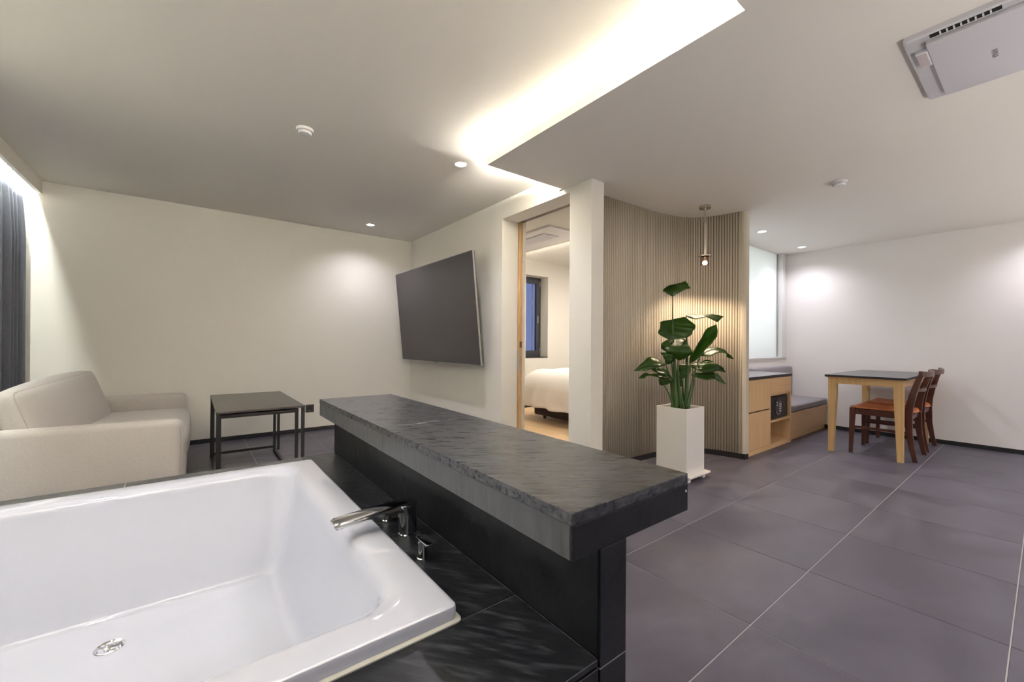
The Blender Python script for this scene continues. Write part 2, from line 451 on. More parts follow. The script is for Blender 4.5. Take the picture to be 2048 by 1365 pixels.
def uplighter(x, y, pw, label):  # lamp added out of view to brighten the dropped ceiling from below
    t = thing('fill_uplight', label, 'lamp', (x, y, 0), 'added fill uplighters')
    obj('base', lathe(bmesh.new(), (x, y, 0), [(0.14, 0.0), (0.14, 0.015), (0.13, 0.02), (0.012, 0.024)], 32), PLAST, t, smooth=True)
    obj('pole', cyl(bmesh.new(), (x, y, 0.022), (x, y, 0.80), 0.010), PLAST, t, smooth=True)
    obj('lamp_shade', lathe(bmesh.new(), (x, y, 0.80), [(0.012, 0.0), (0.06, 0.01), (0.12, 0.07), (0.125, 0.075), (0.118, 0.072), (0.055, 0.016), (0.0, 0.014)], 32), PLAST, t, smooth=True)
    light('lamp', 'SPOT', (x, y, 0.89), pw, (1.0, 0.96, 0.90), t, size=0.08, spot=math.radians(165), blend=0.6, rot=(PI, 0, 0))
uplighter(2.2, -1.1, 22, 'unseen uplighter added for fill behind the bar end')
uplighter(4.8, -1.35, 18, 'unseen uplighter added for fill on the open dining floor')

def detector(x, y, z, label, first=[None]):
    t = thing('heat_detector', label, 'detector', (x, y, z), 'ceiling heat detectors')
    if first[0] is None:
        a = obj('base', lathe(bmesh.new(), (x, y, z), [(0.052, 0.0), (0.052, -0.012), (0.049, -0.017), (0.0, -0.017)], 40), PLAST, t, smooth=True)
        b = obj('sensor_cap', lathe(bmesh.new(), (x, y, z), [(0.038, -0.017), (0.040, -0.019), (0.040, -0.028), (0.036, -0.034), (0.0, -0.037)], 40), PLAST, t, smooth=True)
        c = obj('groove', lathe(bmesh.new(), (x, y, z), [(0.037, -0.0165), (0.0375, -0.0185), (0.0, -0.0187)], 40), GREYL, t)
        first[0] = (a, b, c)
    else:
        for s in first[0]: clone(s, t, (0, 0, 0))
detector(0.565, 2.96, HI, 'round white heat detector on the ceiling over the sofa side')
detector(3.88, 0.97, LO, 'round white heat detector on the dropped ceiling by the dining area')

# ---------------------------------------------------------------- air conditioner (dining ceiling)
ac = thing('air_conditioner', 'white rectangular ceiling air conditioner with slotted outlet on the dropped ceiling', 'air conditioner', (2.5, -0.2, LO))
bm = bmesh.new()
ax0, ax1, ay0, ay1 = 2.275, 2.90, -0.85, 0.362
loft(bm, [rrect(ax0, ax1, ay0, ay1, LO, 0.012, 3), rrect(ax0, ax1, ay0, ay1, LO - 0.018, 0.012, 3), rrect(ax0 + 0.006, ax1 - 0.006, ay0 + 0.006, ay1 - 0.006, LO - 0.024, 0.012, 3)])
obj('frame', bm, PLASTG, ac, smooth=True)
obj('front_panel', B(2.318, 2.86, -0.79, 0.300, LO - 0.042, LO - 0.0235, bev=0.004), PLASTG, ac, smooth=True)
obj('outlet_recess', B(2.283, 2.309, 0.10, 0.285, LO - 0.0252, LO - 0.0238), DARK, ac)
fin = None
for k in range(8):
    y = 0.124 + k * 0.0185
    if fin is None:
        fin = obj('fin', B(2.283, 2.309, y, y + 0.0045, LO - 0.029, LO - 0.0245), PLAST, ac); y00 = y
    else: clone(fin, ac, (0, y - y00, 0))
sp = obj('sensor_window', B(2.372, 2.505, 0.300 + 0.001, 0.338, LO - 0.040, LO - 0.024, bev=0.002), PLASTG, ac)
obj('sensor_lens', B(2.382, 2.497, 0.306, 0.334, LO - 0.0415, LO - 0.0395), PLASTR, sp)
def text(s, size, parent, M, mw, name='lettering', ext=0.0004):
    cu = bpy.data.curves.new('txt', 'FONT'); cu.body = s; cu.size = size; cu.extrude = ext
    cu.align_x = 'CENTER'; cu.align_y = 'CENTER'
    to = bpy.data.objects.new('txt', cu); COL.objects.link(to)
    bpy.context.view_layer.update()
    me = bpy.data.meshes.new_from_object(to.evaluated_get(bpy.context.evaluated_depsgraph_get()))
    bpy.data.objects.remove(to)
    bm = bmesh.new(); bm.from_mesh(me); bmesh.ops.transform(bm, matrix=mw, verts=bm.verts)
    return obj(name, bm, M, parent)
mw = Matrix(((1, 0, 0, 2.60), (0, -1, 0, 0.133), (0, 0, -1, LO - 0.0425), (0, 0, 0, 1)))
text('WINIA', 0.026, ac, GREYL, mw)

# ---------------------------------------------------------------- fluted curved wall
ctrl = [(2.50, 2.285), (2.85, 2.280), (3.20, 2.272), (3.42, 2.262), (3.60, 2.240), (3.74, 2.205), (3.86, 2.145), (3.945, 2.065),
        (3.995, 1.975), (4.025, 1.870), (4.050, 1.735)]
def catmull(P, step=400):
    P = [Vector(p) for p in P]; P = [2 * P[0] - P[1]] + P + [2 * P[-1] - P[-2]]
    out = []
    for i in range(1, len(P) - 2):
        for k in range(step // len(P)):
            t = k / (step // len(P)); a, b, c, d = P[i - 1], P[i], P[i + 1], P[i + 2]
            out.append(0.5 * ((2 * b) + (-a + c) * t + (2 * a - 5 * b + 4 * c - d) * t * t + (-a + 3 * b - 3 * c + d) * t ** 3))
    out.append(P[-2]); return out
cur = catmull(ctrl)
fw = bpy.data.objects.new('wall_fluted', None); COL.objects.link(fw); fw['kind'] = 'structure'; fw.location = (3.5, 2.3, 0)
fw['label'] = 'curved taupe wall of vertical half round battens'
def normal2(i):
    d = (cur[min(i + 1, len(cur) - 1)] - cur[max(i - 1, 0)]).normalized(); return Vector((d.y, -d.x))   # to the room side
def wallstrip(o0, o1, z0, z1):
    loops = []
    for i, p in enumerate(cur):
        n = -normal2(i) if False else normal2(i)
        a = p + n * (-o0); b = p + n * (-o1)
        a = p - n * o0; b = p - n * o1
        loops.append([(a.x, a.y, z0), (b.x, b.y, z0), (b.x, b.y, z1), (a.x, a.y, z1)])
    return loft(bmesh.new(), loops)
ZS = 0.052
obj('backing_board', wallstrip(0.0, 0.05, ZS, LO), FLUTEB, fw)
obj('skirting', wallstrip(-0.002, 0.045, 0.0, ZS), SKIRT, fw)
acc = 0; pitch = 0.0236; nxt = 0.0; slat = None
for i in range(1, len(cur)):
    seg = (cur[i] - cur[i - 1]).length
    while nxt <= acc + seg:
        t = (nxt - acc) / seg; p = cur[i - 1].lerp(cur[i], t); d = cur[i] - cur[i - 1]; ang = math.atan2(d.y, d.x)
        if slat is None:
            bm = bmesh.new(); lo_, hi_ = [], []
            prof = [(-0.0084, 0.003)] + [(-0.0084 * math.cos(PI * k / 6), -0.0098 * math.sin(PI * k / 6)) for k in range(7)] + [(0.0084, 0.003)]
            loft(bm, [[(a, b, ZS) for a, b in prof], [(a, b, LO) for a, b in prof]])
            me = bpy.data.meshes.new('batten'); bmesh.ops.recalc_face_normals(bm, faces=bm.faces); bm.to_mesh(me); bm.free(); me.materials.append(FLUTE)
            me.polygons.foreach_set('use_smooth', [len(pp.vertices) == 4 for pp in me.polygons]); 
            slat = bpy.data.objects.new('batten', me); COL.objects.link(slat); slat.parent = fw
            slat.location = Vector((p.x, p.y, 0)) - fw.location; slat.rotation_euler = (0, 0, ang)
        else: clone(slat, fw, Vector((p.x, p.y, 0)) - fw.location, ang)
        nxt += pitch
    acc += seg
bm = loft(bmesh.new(), [[(4.044, 1.728, z), (4.058, 1.708, z), (4.105, 1.704, z), (4.128, 1.712, z), (4.128, 1.95, z), (4.05, 1.95, z)] for z in (ZS, LO)])
obj('end_post', bm, FLUTE, fw)
obj('end_skirting', B(4.052, 4.124, 1.712, 1.95, 0, ZS), SKIRT, fw)

# ---------------------------------------------------------------- frosted window wall (dining)
struct('wall_half', B(4.13, XR, 2.215, 2.33, 0, 0.885), WALL_COOLLIT)
struct('trim_2', B(4.13, XR, 2.205, 2.33, 0.885, 0.905, bev=0.002), WHITEP, label='white window sill')
struct('trim_3', B(6.335, XR, 2.205, 2.33, 0.905, LO), WHITEP, label='white window jamb')
wn = bpy.data.objects.new('window_1', None); COL.objects.link(wn); wn['kind'] = 'structure'; wn.location = (5.3, 2.28, 0.9)
wn['label'] = 'backlit frosted glass screen above the bench'
obj('frosted_pane', B(4.13, 6.322, 2.27, 2.28, 0.905, LO), FROST, wn)
obj('bead', B(6.322, 6.335, 2.255, 2.295, 0.905, LO), SILV, wn)
light('bathroom_light', 'AREA', (5.3, 2.42, 1.6), 5, (1.0, 1.0, 1.0), None, size=2.2, size_y=1.3, rot=(-PI / 2, 0, 0))
struct('wall_bathroom', B(2.67, 6.9, 2.44, 2.46, 0, 2.6), PAPER)

# ---------------------------------------------------------------- bedroom
YW = 5.30
bm = B(2.66, 4.375, YW, YW + 0.22, 0, 2.6); box(bm, 4.872, 6.9, YW, YW + 0.22, 0, 2.6)
box(bm, 4.375, 4.872, YW, YW + 0.22, 0, 0.83); box(bm, 4.375, 4.872, YW, YW + 0.22, 2.218, 2.6)
struct('wall_bedroom_back', bm, PAPER)
struct('wall_bedroom_side', B(6.85, 6.95, 2.45, YW + 0.2, 0, 2.6), PAPER)
struct('baseboard_bedroom', B(2.66, 6.85, YW - 0.008, YW, 0, 0.05), SKIRT)
bm = B(2.56, 3.60, 2.46, YW, 2.305, 2.32); box(bm, 3.585, 3.60, 2.46, YW, 2.32, 2.36)
struct('ceiling_bedroom', bm, PAPER)
struct('ceiling_bedroom_upper', B(2.6, 6.9, 2.46, YW, 2.475, 2.55), PAPER)
struct('trim_4', B(4.375, 4.872, YW - 0.004, YW + 0.2, 0.822, 0.832), SKIRT, label='black inner sill of the bedroom window')
wb = bpy.data.objects.new('window_2', None); COL.objects.link(wb); wb['kind'] = 'structure'; wb.location = (4.6, YW + 0.2, 0.83)
wb['label'] = 'dark framed bedroom window at dusk'
yf0, yf1 = YW + 0.19, YW + 0.235
def ring(x0, x1, z0, z1, t, y0, y1):
    bm = B(x0, x0 + t, y0, y1, z0, z1); box(bm, x1 - t, x1, y0, y1, z0, z1)
    box(bm, x0 + t, x1 - t, y0, y1, z0, z0 + t); box(bm, x0 + t, x1 - t, y0, y1, z1 - t, z1); return bm
obj('window_frame', ring(4.375, 4.872, 0.832, 2.218, 0.05, yf0, yf1), WFR, wb)
obj('sash', ring(4.425, 4.822, 0.882, 2.168, 0.06, yf0 - 0.012, yf1 - 0.01), WFR, wb)
obj('pane', B(4.485, 4.762, yf0 + 0.01, yf0 + 0.015, 0.942, 2.108), GLASS, wb)
obj('glazing_bar', B(4.70, 4.712, yf0 + 0.03, yf0 + 0.04, 0.942, 2.108), SILV, wb)
for z in (0.90, 2.06): obj('hinge', B(4.826, 4.838, yf0 - 0.03, yf0 - 0.002, z, z + 0.09, bev=0.002), SILV, wb)
obj('window_handle', B(4.778, 4.790, yf0 - 0.035, yf0 - 0.012, 1.42, 1.55, bev=0.003), SILV, wb)
light('bedroom_lamp', 'AREA', (3.75, 4.0, 2.33), 13, (1.0, 0.97, 0.86), None, size=0.04, size_y=2.3, rot=(PI, 0, 0))
downlight(4.5, 4.1, 2.475, 'white recessed downlight above the bed', power=12, col=(1.0, 0.92, 0.84))
light('bedroom_fill_lamp', 'AREA', (5.2, 3.6, 2.46), 14, (1.0, 0.93, 0.87), None, size=0.6, size_y=0.6)
# bedroom cassette
bc = thing('ceiling_cassette', 'white ceiling air conditioner with grey grille seen through the doorway', 'air conditioner', (3.15, 3.7, 2.305))
bm = bmesh.new(); loft(bm, [rrect(2.93, 3.47, 3.17, 4.30, 2.305, 0.02, 3), rrect(2.93, 3.47, 3.17, 4.30, 2.285, 0.02, 3), rrect(2.95, 3.45, 3.19, 4.28, 2.275, 0.02, 3)])
obj('frame', bm, PLAST, bc, smooth=True)
obj('grille_recess', B(3.04, 3.26, 3.37, 4.22, 2.2735, 2.2755), GREYL, bc)
g0 = None
for k in range(9):
    if g0 is None: g0 = obj('louvre', B(3.05, 3.066, 3.375, 4.215, 2.268, 2.274), PLASTG, bc)
    else: clone(g0, bc, (k * 0.0235, 0, 0))
# bed
bd = thing('bed', 'double bed with white duvet hanging over a dark base, seen through the doorway', 'bed', (4.9, 3.7, 0))
obj('bed_base', B(3.86, 5.9, 2.72, 4.48, 0.06, 0.30, bev=0.02), BEDB, bd, smooth=True)
for x in (3.98, 5.8):
    for y in (2.80, 3.75, 4.38): obj('leg', lathe(bmesh.new(), (x, y, 0), [(0.02, 0), (0.028, 0.06)], 12), BEDB, bd)
obj('mattress', cushion(3.84, 5.92, 2.70, 4.50, 0.30, 0.52, r=0.05, puff=0.01), DUVET, bd, smooth='all')
bm = bmesh.new(); NX, NY = 60, 60
xa, xb, ya, yb = 3.70, 5.9, 2.60, 4.66
V = {}
for i in range(NX + 1):
    for j in range(NY + 1):
        # arc-length parameterisation: sheet goes over the edge and hangs
        s = i / NX * 2.55 - 0.37; t = j / NY * 2.80 - 0.37
        def prof(u, L):
            R = 0.13
            if u < 0: o, dz = -min(0.02, -u * 0.05), -(-u)
            else: o, dz = 0, 0
            return o, dz
        x = xa + max(s, 0) ; y = ya + min(max(t, 0), yb - ya)
        dx = max(-s, 0); dy = max(-t, t - (yb - ya), 0)
        drop = max(dx, dy)
        ex = min(max(s, 0) / 0.28, 1); ey = min(min(max(t, 0), max(yb - ya - t, 0)) / 0.28, 1)
        edge = math.sqrt(max(0, 1 - (1 - ex) ** 2)) * math.sqrt(max(0, 1 - (1 - ey) ** 2))
        z = 0.50 + 0.20 * edge - drop * 0.80
        nz = noise.noise((s * 4.1, t * 4.1, 0.3)); ph = noise.noise((s * 2 + 5, t * 2, 1.0))
        bow = 0.035 * min(drop / 0.3, 1) * math.sin((t if dx > dy else s) * 17 + ph * 4)
        if dx >= dy and dx > 0: x -= 0.02 + bow
        if dy > dx: y += (0.02 + bow) * (1 if t > 0 else -1)
        cr = min(dx, dy)
        if cr > 0: x += cr * 0.25; y -= math.copysign(cr * 0.25, t)
        z += 0.018 * nz + (0.03 * ph if drop > 0.3 else 0)
        V[i, j] = bm.verts.new((x, y, z))
for i in range(NX):
    for j in range(NY): bm.faces.new((V[i, j], V[i + 1, j], V[i + 1, j + 1], V[i, j + 1]))
dv = obj('duvet', bm, DUVET, bd, smooth='all')
md = dv.modifiers.new('thick', 'SOLIDIFY'); md.thickness = 0.012

# ---------------------------------------------------------------- curtain
ct = thing('curtain', 'charcoal grey pleated floor length curtain behind the sofa', 'curtain', (-1.2, 4.6, 0))
def fold(y):
    return 0.040 * math.sin(y * 58) + 0.012 * math.sin(y * 23 + 1)
bm = bmesh.new(); prev = None; N = 420
ys = [3.2 + (5.27 - 3.2) * k / N for k in range(N + 1)]
zs = [0.02, 0.5, 1.0, 1.5, 1.9, 2.15, 2.24, 2.30]
rows = []
for z in zs:
    am = 1.0 if z < 2.1 else (0.75 if z < 2.2 else 0.6)
    rows.append([bm.verts.new((-1.17 + fold(y + 0.01 * math.sin(z * 1.3)) * am + 0.01 * (1 - z / 2.3), y + 0.012 * (2.3 - z) / 2.3 * math.sin(y * 5), z)) for y in ys])
for a, b in zip(rows, rows[1:]):
    for k in range(N): bm.faces.new((a[k], a[k + 1], b[k + 1], b[k]))
cl = obj('cloth', bm, CURT, ct, smooth='all'); md = cl.modifiers.new('t', 'SOLIDIFY'); md.thickness = 0.004
obj('rail', B(-1.185, -1.155, 3.2, 5.33, 2.475, 2.50), PLAST, ct)
hk = None
for k in range(19):
    y = 3.237 + k * 0.1083
    if hk is None:
        hk = obj('hook', B(-1.172, -1.168, y - 0.004, y + 0.004, 2.28, 2.476), PLAST, ct); yh = y
    else: clone(hk, ct, (0, y - yh, 0))

# ---------------------------------------------------------------- television
tv = thing('television', 'large black flat screen television tilted down on the cream wall', 'television', (2.15, 4.29, 1.4))
ta = math.atan2(0.11, 1.105); zc = 0.846; piv = Vector((2.205, 4.29, zc)); HT = 1.112
yl, yr = 3.345, 5.228
def tvbox(x0, x1, y0, y1, z0, z1, bev=0.0):
    bm = B(x0 + 2.205, x1 + 2.205, y0, y1, z0 + zc, z1 + zc, bev=bev); return roty(bm, -ta, piv)
obj('casing', tvbox(0.004, 0.028, yl + 0.004, yr - 0.004, 0.004, HT - 0.004, 0.003), TVB, tv)
bm = tvbox(0, 0.018, yl, yl + 0.004, 0, HT); 
for a in ((0, 0.018, yr - 0.004, yr, 0, HT), (0, 0.018, yl + 0.004, yr - 0.004, 0, 0.004), (0, 0.018, yl + 0.004, yr - 0.004, HT - 0.004, HT)):
    b2 = tvbox(*a); me_ = bpy.data.meshes.new('t'); b2.to_mesh(me_); b2.free(); bm.from_mesh(me_)
obj('bezel', bm, SILV, tv)
obj('screen', tvbox(0.0005, 0.006, yl + 0.0045, yr - 0.0045, 0.012, HT - 0.0045), TVS, tv)
obj('lower_trim', tvbox(-0.0003, 0.006, yl + 0.0045, yr - 0.0045, 0.0045, 0.011), TVB, tv)
obj('sensor_bump', tvbox(0.0, 0.012, 4.26, 4.31, -0.006, 0.0), TVB, tv)
obj('rear_housing', tvbox(0.028, 0.055, 3.75, 4.83, 0.12, 0.62, 0.01), TVB, tv)
obj('wall_bracket', B(2.22, XT - 0.001, 4.0, 4.58, 1.05, 1.40), BLACKM, tv)

# ---------------------------------------------------------------- wall outlet
wo = thing('wall_outlet', 'black square wall socket low on the cream wall by the coffee table', 'socket', (1.105, YB, 0.275))
obj('plate', B(1.060, 1.152, YB - 0.009, YB, 0.228, 0.320, bev=0.003), BLACKT, wo)
obj('recess_ring', (lambda b: b)(cyl(bmesh.new(), (1.106, YB - 0.0105, 0.274), (1.106, YB - 0.0088, 0.274), 0.030)), BLACKM, wo)
for dx in (-0.009, 0.009): obj('contact_hole', cyl(bmesh.new(), (1.106 + dx, YB - 0.0112, 0.274), (1.106 + dx, YB - 0.0104, 0.274), 0.0028, n=10), DARK, wo)
obj('earth_clip', B(1.1035, 1.1085, YB - 0.0125, YB - 0.0100, 0.248, 0.257), PLAST, wo)

# ---------------------------------------------------------------- nested coffee tables
def frame_table(name, label, x0, x1, y0, y1, zt, t, leg, rail, bar=False):
    T = thing(name, label, 'table', ((x0 + x1) / 2, (y0 + y1) / 2, 0), 'nested black coffee tables')
    obj('tabletop', B(x0, x1, y0, y1, zt - t, zt, bev=0.002), BLACKT, T)
    for x in (x0 + 0.002, x1 - leg - 0.002):
        for y in (y0 + 0.002, y1 - leg - 0.002): obj('leg', B(x, x + leg, y, y + leg, 0, zt - t), BLACKM, T)
    bm = B(x0 + leg, x1 - leg, y0 + 0.002, y0 + leg, zt - t - rail, zt - t)
    box(bm, x0 + leg, x1 - leg, y1 - leg, y1 - 0.002, zt - t - rail, zt - t)
    box(bm, x0 + 0.002, x0 + leg, y0 + leg, y1 - leg, zt - t - rail, zt - t)
    box(bm, x1 - leg, x1 - 0.002, y0 + leg, y1 - leg, zt - t - rail, zt - t)
    obj('apron', bm, BLACKM, T)
    if bar:
        obj('stretcher', B(x0 + leg, x1 - leg, y1 - leg, y1 - 0.004, 0.03, 0.052), BLACKM, T)
        for x in (x0 + 0.002, x1 - leg - 0.002): obj('stretcher', B(x, x + leg, y0 + leg, y1 - leg, 0.0, 0.02), BLACKM, T)
    return T
frame_table('coffee_table', 'black metal coffee table in front of the sofa, the taller outer one of the nest', 0.130, 0.690, 3.50, 4.66, 0.572, 0.016, 0.022, 0.0)
frame_table('coffee_table', 'smaller black metal table nested under the taller coffee table', 0.138, 0.652, 3.528, 4.632, 0.545, 0.014, 0.022, 0.012, bar=True)

# ---------------------------------------------------------------- sofa
sf = thing('sofa', 'cream linen two seat sofa against the cream wall by the curtain', 'sofa', (-0.55, 4.4, 0))
def soft(x0, x1, y0, y1, z0, z1, r=0.05, puff=0.006, n=12): return cushion(x0, x1, y0, y1, z0, z1, r, puff, n)
def armmesh(y0, y1, x0, x1):
    # rounded slab whose top slopes down slightly towards the front
    bm = B(x0, x1, y0, y1, 0.03, 0.55, bev=0.045, seg=5)
    for v in bm.verts:
        if v.co.z > 0.4: v.co.z += (x1 - v.co.x) * 0.012
    return bm
obj('armrest', armmesh(3.465, 3.575, -1.0, -0.045), LINEN, sf, smooth='all')
obj('armrest', armmesh(5.17, 5.30, -1.0, -0.045), LINEN, sf, smooth='all')
obj('back', soft(-1.03, -0.88, 3.47, 5.30, 0.03, 0.60, 0.05, 0.01), LINEN, sf, smooth='all')
obj('seat_base', B(-0.86, -0.075, 3.57, 5.175, 0.05, 0.26, bev=0.02), LINEN, sf, smooth=True)
obj('seat_cushion', soft(-0.86, -0.025, 3.578, 5.168, 0.245, 0.415, 0.055, 0.02, 18), LINEN, sf, smooth='all')
obj('front_valance', soft(-0.085, -0.028, 3.58, 5.165, 0.10, 0.30, 0.02, 0.0), LINEN, sf, smooth='all')
for x in (-0.95, -0.12):
    for y in (3.52, 5.24): obj('leg', lathe(bmesh.new(), (x, y, 0), [(0.015, 0), (0.022, 0.04)], 12), BLACKM, sf)
bk = soft(-0.745, -0.61, 3.60, 5.06, 0.385, 0.83, 0.055, 0.03, 18)
roty(bk, -0.32, Vector((-0.62, 4.3, 0.40)))
rotz(bk, -0.09, Vector((-0.70, 4.3, 0.4)))
for v in bk.verts: v.co.z += (v.co.y - 4.9) * 0.03
bkc = obj('back_cushion', bk, LINEN, sf, smooth='all')
bm = bmesh.new()
def pipe_rect(bm, x, y0, y1, z0, z1, r=0.05, rad=0.0028):
    pts = rrect(y0, y1, z0, z1, 0, r, 5); pts.append(pts[0])
    return tube(bm, [(x, p[0], p[1]) for p in pts], rad, 6)
pipe_rect(bm, -0.628, 3.612, 5.048, 0.40, 0.815)
roty(bm, -0.32, Vector((-0.62, 4.3, 0.40))); rotz(bm, -0.09, Vector((-0.70, 4.3, 0.4)))
for v in bm.verts: v.co.z += (v.co.y - 4.9) * 0.03
obj('piping', bm, LINEND, bkc, smooth='all')
bm = bmesh.new()
tube(bm, [(-1.0, 3.471, 0.528), (-0.6, 3.471, 0.523), (-0.2, 3.471, 0.518), (-0.09, 3.472, 0.515), (-0.063, 3.474, 0.50), (-0.056, 3.474, 0.44), (-0.056, 3.474, 0.2), (-0.056, 3.474, 0.06)], 0.0025, 6)
obj('piping', bm, LINEND, sf, smooth='all')

# ---------------------------------------------------------------- raised tiled bath platform
TZ, DZ = 0.441, 0.012
px0, px1, py0, py1 = -1.05, 0.637, 0.538, 2.455
tx0, tx1, ty0, ty1 = -0.88, 0.478, 0.803, 2.252
pf = thing('bath_platform', 'raised black slate tiled platform that holds the white bathtub', 'platform', (-0.2, 1.5, 0))
bm = B(px0, px1 - 0.001, py0 + 0.012, ty0 + 0.02, 0, TZ - DZ); box(bm, px0, px1 - 0.001, ty1 - 0.02, py1 - 0.012, 0, TZ - DZ)
box(bm, px0, tx0 + 0.02, ty0 + 0.02, ty1 - 0.02, 0, TZ - DZ); box(bm, tx1 - 0.02, px1 - 0.001, ty0 + 0.02, ty1 - 0.02, 0, TZ - DZ)
obj('core', bm, CORE, pf)
def tiles_top(x0, x1, y0, y1, xs, ys, M=SLATED, g=0.0014):
    X = [x0] + [x for x in xs if x0 < x < x1] + [x1]; Y = [y0] + [y for y in ys if y0 < y < y1] + [y1]
    for a, b in zip(X, X[1:]):
        for c, d in zip(Y, Y[1:]):
            obj('tile', B(a + g, b - g, c + g, d - g, TZ - DZ, TZ, bev=0.001, seg=1), M, pf)
tiles_top(tx1 - 0.018, px1 - 0.001, ty0, py1, [], [1.40, 2.01])
tiles_top(px0, tx1 - 0.018, ty1 - 0.018, py1, [-0.84, -0.225], [], M=SLATEV)
tiles_top(px0, px1 - 0.001, py0, ty0, [-0.66, -0.05], [])
tiles_top(px0, tx0 + 0.018, ty0, ty1 - 0.018, [], [1.41, 2.0])
for a, b in ((px0, -0.66), (-0.66, -0.05), (-0.05, px1)):
    obj('tile', B(a + 0.0014, b - 0.0014, py0 + 0.0005, py0 + 0.012, 0.012, 0.424, bev=0.001, seg=1), SLATEY, pf)
for a, b in ((px0, -0.225), (-0.225, px1)):
    obj('tile', B(a + 0.0014, b - 0.0014, py1 - 0.012, py1 - 0.0005, 0.012, TZ - DZ, bev=0.001, seg=1), SLATEY, pf)
obj('grout', B(px0 + 0.001, px1 - 0.002, py0 + 0.004, ty0 + 0.01, TZ - DZ - 0.001, TZ - 0.0015), GROUT, pf)
obj('grout', B(tx1 - 0.017, px1 - 0.002, ty0, py1 - 0.002, TZ - DZ - 0.001, TZ - 0.0015), GROUTD, pf)
obj('grout', B(px0 + 0.001, tx1 - 0.017, ty1 - 0.017, py1 - 0.002, TZ - DZ - 0.001, TZ - 0.0015), GROUT, pf)

# ---------------------------------------------------------------- bathtub
tb = thing('bathtub', 'large white rectangular acrylic bathtub sunk in the black tiled platform', 'bathtub', (-0.2, 1.53, 0.09))
def tl(l, r, n_, f, z, rad):
    p = rrect(tx0 + l, tx1 - r, ty0 + n_, ty1 - f, z, rad, 8); out = []
    for k, a in enumerate(p):
        out.append(a); b = p[(k + 1) % len(p)]
        if k % 9 == 8: out += [tuple(a[q] + (b[q] - a[q]) * t / 12 for q in range(3)) for t in range(1, 12)]
    return out
R_ = 0.478
loops = [tl(0.03, 0.03, 0.03, 0.03, 0.05, 0.03), tl(0.03, 0.03, 0.03, 0.03, TZ - 0.006, 0.02), tl(0.004, 0.004, 0.004, 0.004, TZ + 0.0015, 0.014), tl(0.002, 0.002, 0.002, 0.002, R_ - 0.010, 0.016), tl(0.0035, 0.0035, 0.0035, 0.0035, R_ - 0.004, 0.016),
         tl(0.008, 0.008, 0.008, 0.008, R_ - 0.0008, 0.016), tl(0.014, 0.014, 0.014, 0.014, R_, 0.018),
         tl(0.070, 0.070, 0.070, 0.058, R_ - 0.0005, 0.07), tl(0.084, 0.084, 0.084, 0.072, R_ - 0.003, 0.09), tl(0.096, 0.096, 0.095, 0.083, R_ - 0.009, 0.10), tl(0.105, 0.105, 0.104, 0.092, R_ - 0.019, 0.105), tl(0.112, 0.112, 0.111, 0.099, R_ - 0.036, 0.105), tl(0.117, 0.117, 0.116, 0.106, R_ - 0.06, 0.10),
         tl(0.135, 0.135, 0.13, 0.15, 0.34, 0.09), tl(0.17, 0.165, 0.16, 0.215, 0.22, 0.07), tl(0.195, 0.195, 0.185, 0.262, 0.135, 0.05), tl(0.203, 0.203, 0.193, 0.275, 0.114, 0.045),
         tl(0.212, 0.212, 0.202, 0.284, 0.104, 0.04), tl(0.23, 0.23, 0.22, 0.300, 0.100, 0.04)]
bm = bmesh.new()
L = [[bm.verts.new(p) for p in lp] for lp in loops]; n = len(L[0])
for a, b in zip(L, L[1:]):
    for i in range(n): bm.faces.new((a[i], a[(i + 1) % n], b[(i + 1) % n], b[i]))
dcx, dcy = -0.198, 1.80
# floor of the tub with a round opening for the drain
last = L[-1]; cen = Vector((dcx, dcy, 0.1))
cl_ = []
for v in last:
    d = (v.co - cen); a = math.atan2(d.y, d.x); cl_.append(bm.verts.new((dcx + 0.037 * math.cos(a), dcy + 0.037 * math.sin(a), 0.0975)))
for i in range(n): bm.faces.new((last[i], last[(i + 1) % n], cl_[(i + 1) % n], cl_[i]))
c2 = [bm.verts.new((v.co.x * 1.0, v.co.y, 0.0905)) for v in cl_]
for i in range(n): bm.faces.new((cl_[i], cl_[(i + 1) % n], c2[(i + 1) % n], c2[i]))
bm.faces.new(L[0][::-1])
tbo = obj('tub_shell', bm, ACRYL, tb, smooth=True)
bm = bmesh.new(); loft(bm, [rrect(tx0 - 0.006, tx1 + 0.006, ty0 - 0.006, ty1 + 0.006, TZ + 0.0002, 0.016), rrect(tx0 - 0.006, tx1 + 0.006, ty0 - 0.006, ty1 + 0.006, TZ + 0.003, 0.016),
                            rrect(tx0 + 0.002, tx1 - 0.002, ty0 + 0.002, ty1 - 0.002, TZ + 0.006, 0.016), rrect(tx0 + 0.01, tx1 - 0.01, ty0 + 0.01, ty1 - 0.01, TZ + 0.001, 0.016)], cap=False)
obj('sealant_bead', bm, SILIC, tb, smooth=True)
dn = obj('drain', lathe(bmesh.new(), (dcx, dcy, 0.0945), [(0.036, 0.0006), (0.0362, 0.004), (0.034, 0.006), (0.030, 0.004), (0.027, 0.001), (0.0, 0.001)], 32), CHROME, tb, smooth=True)
bm = lathe(bmesh.new(), (dcx, dcy, 0.0955), [(0.0, 0.0), (0.013, 0.0), (0.014, 0.004), (0.009, 0.007), (0.0, 0.0075)], 24)
for k in range(3):
    a = 2 * PI * k / 3 + 0.4; tube(bm, [(dcx, dcy, 0.0985), (dcx + 0.028 * math.cos(a), dcy + 0.028 * math.sin(a), 0.097)], 0.0028, 8)
obj('drain_plug', bm, CHROME, dn, smooth=True)

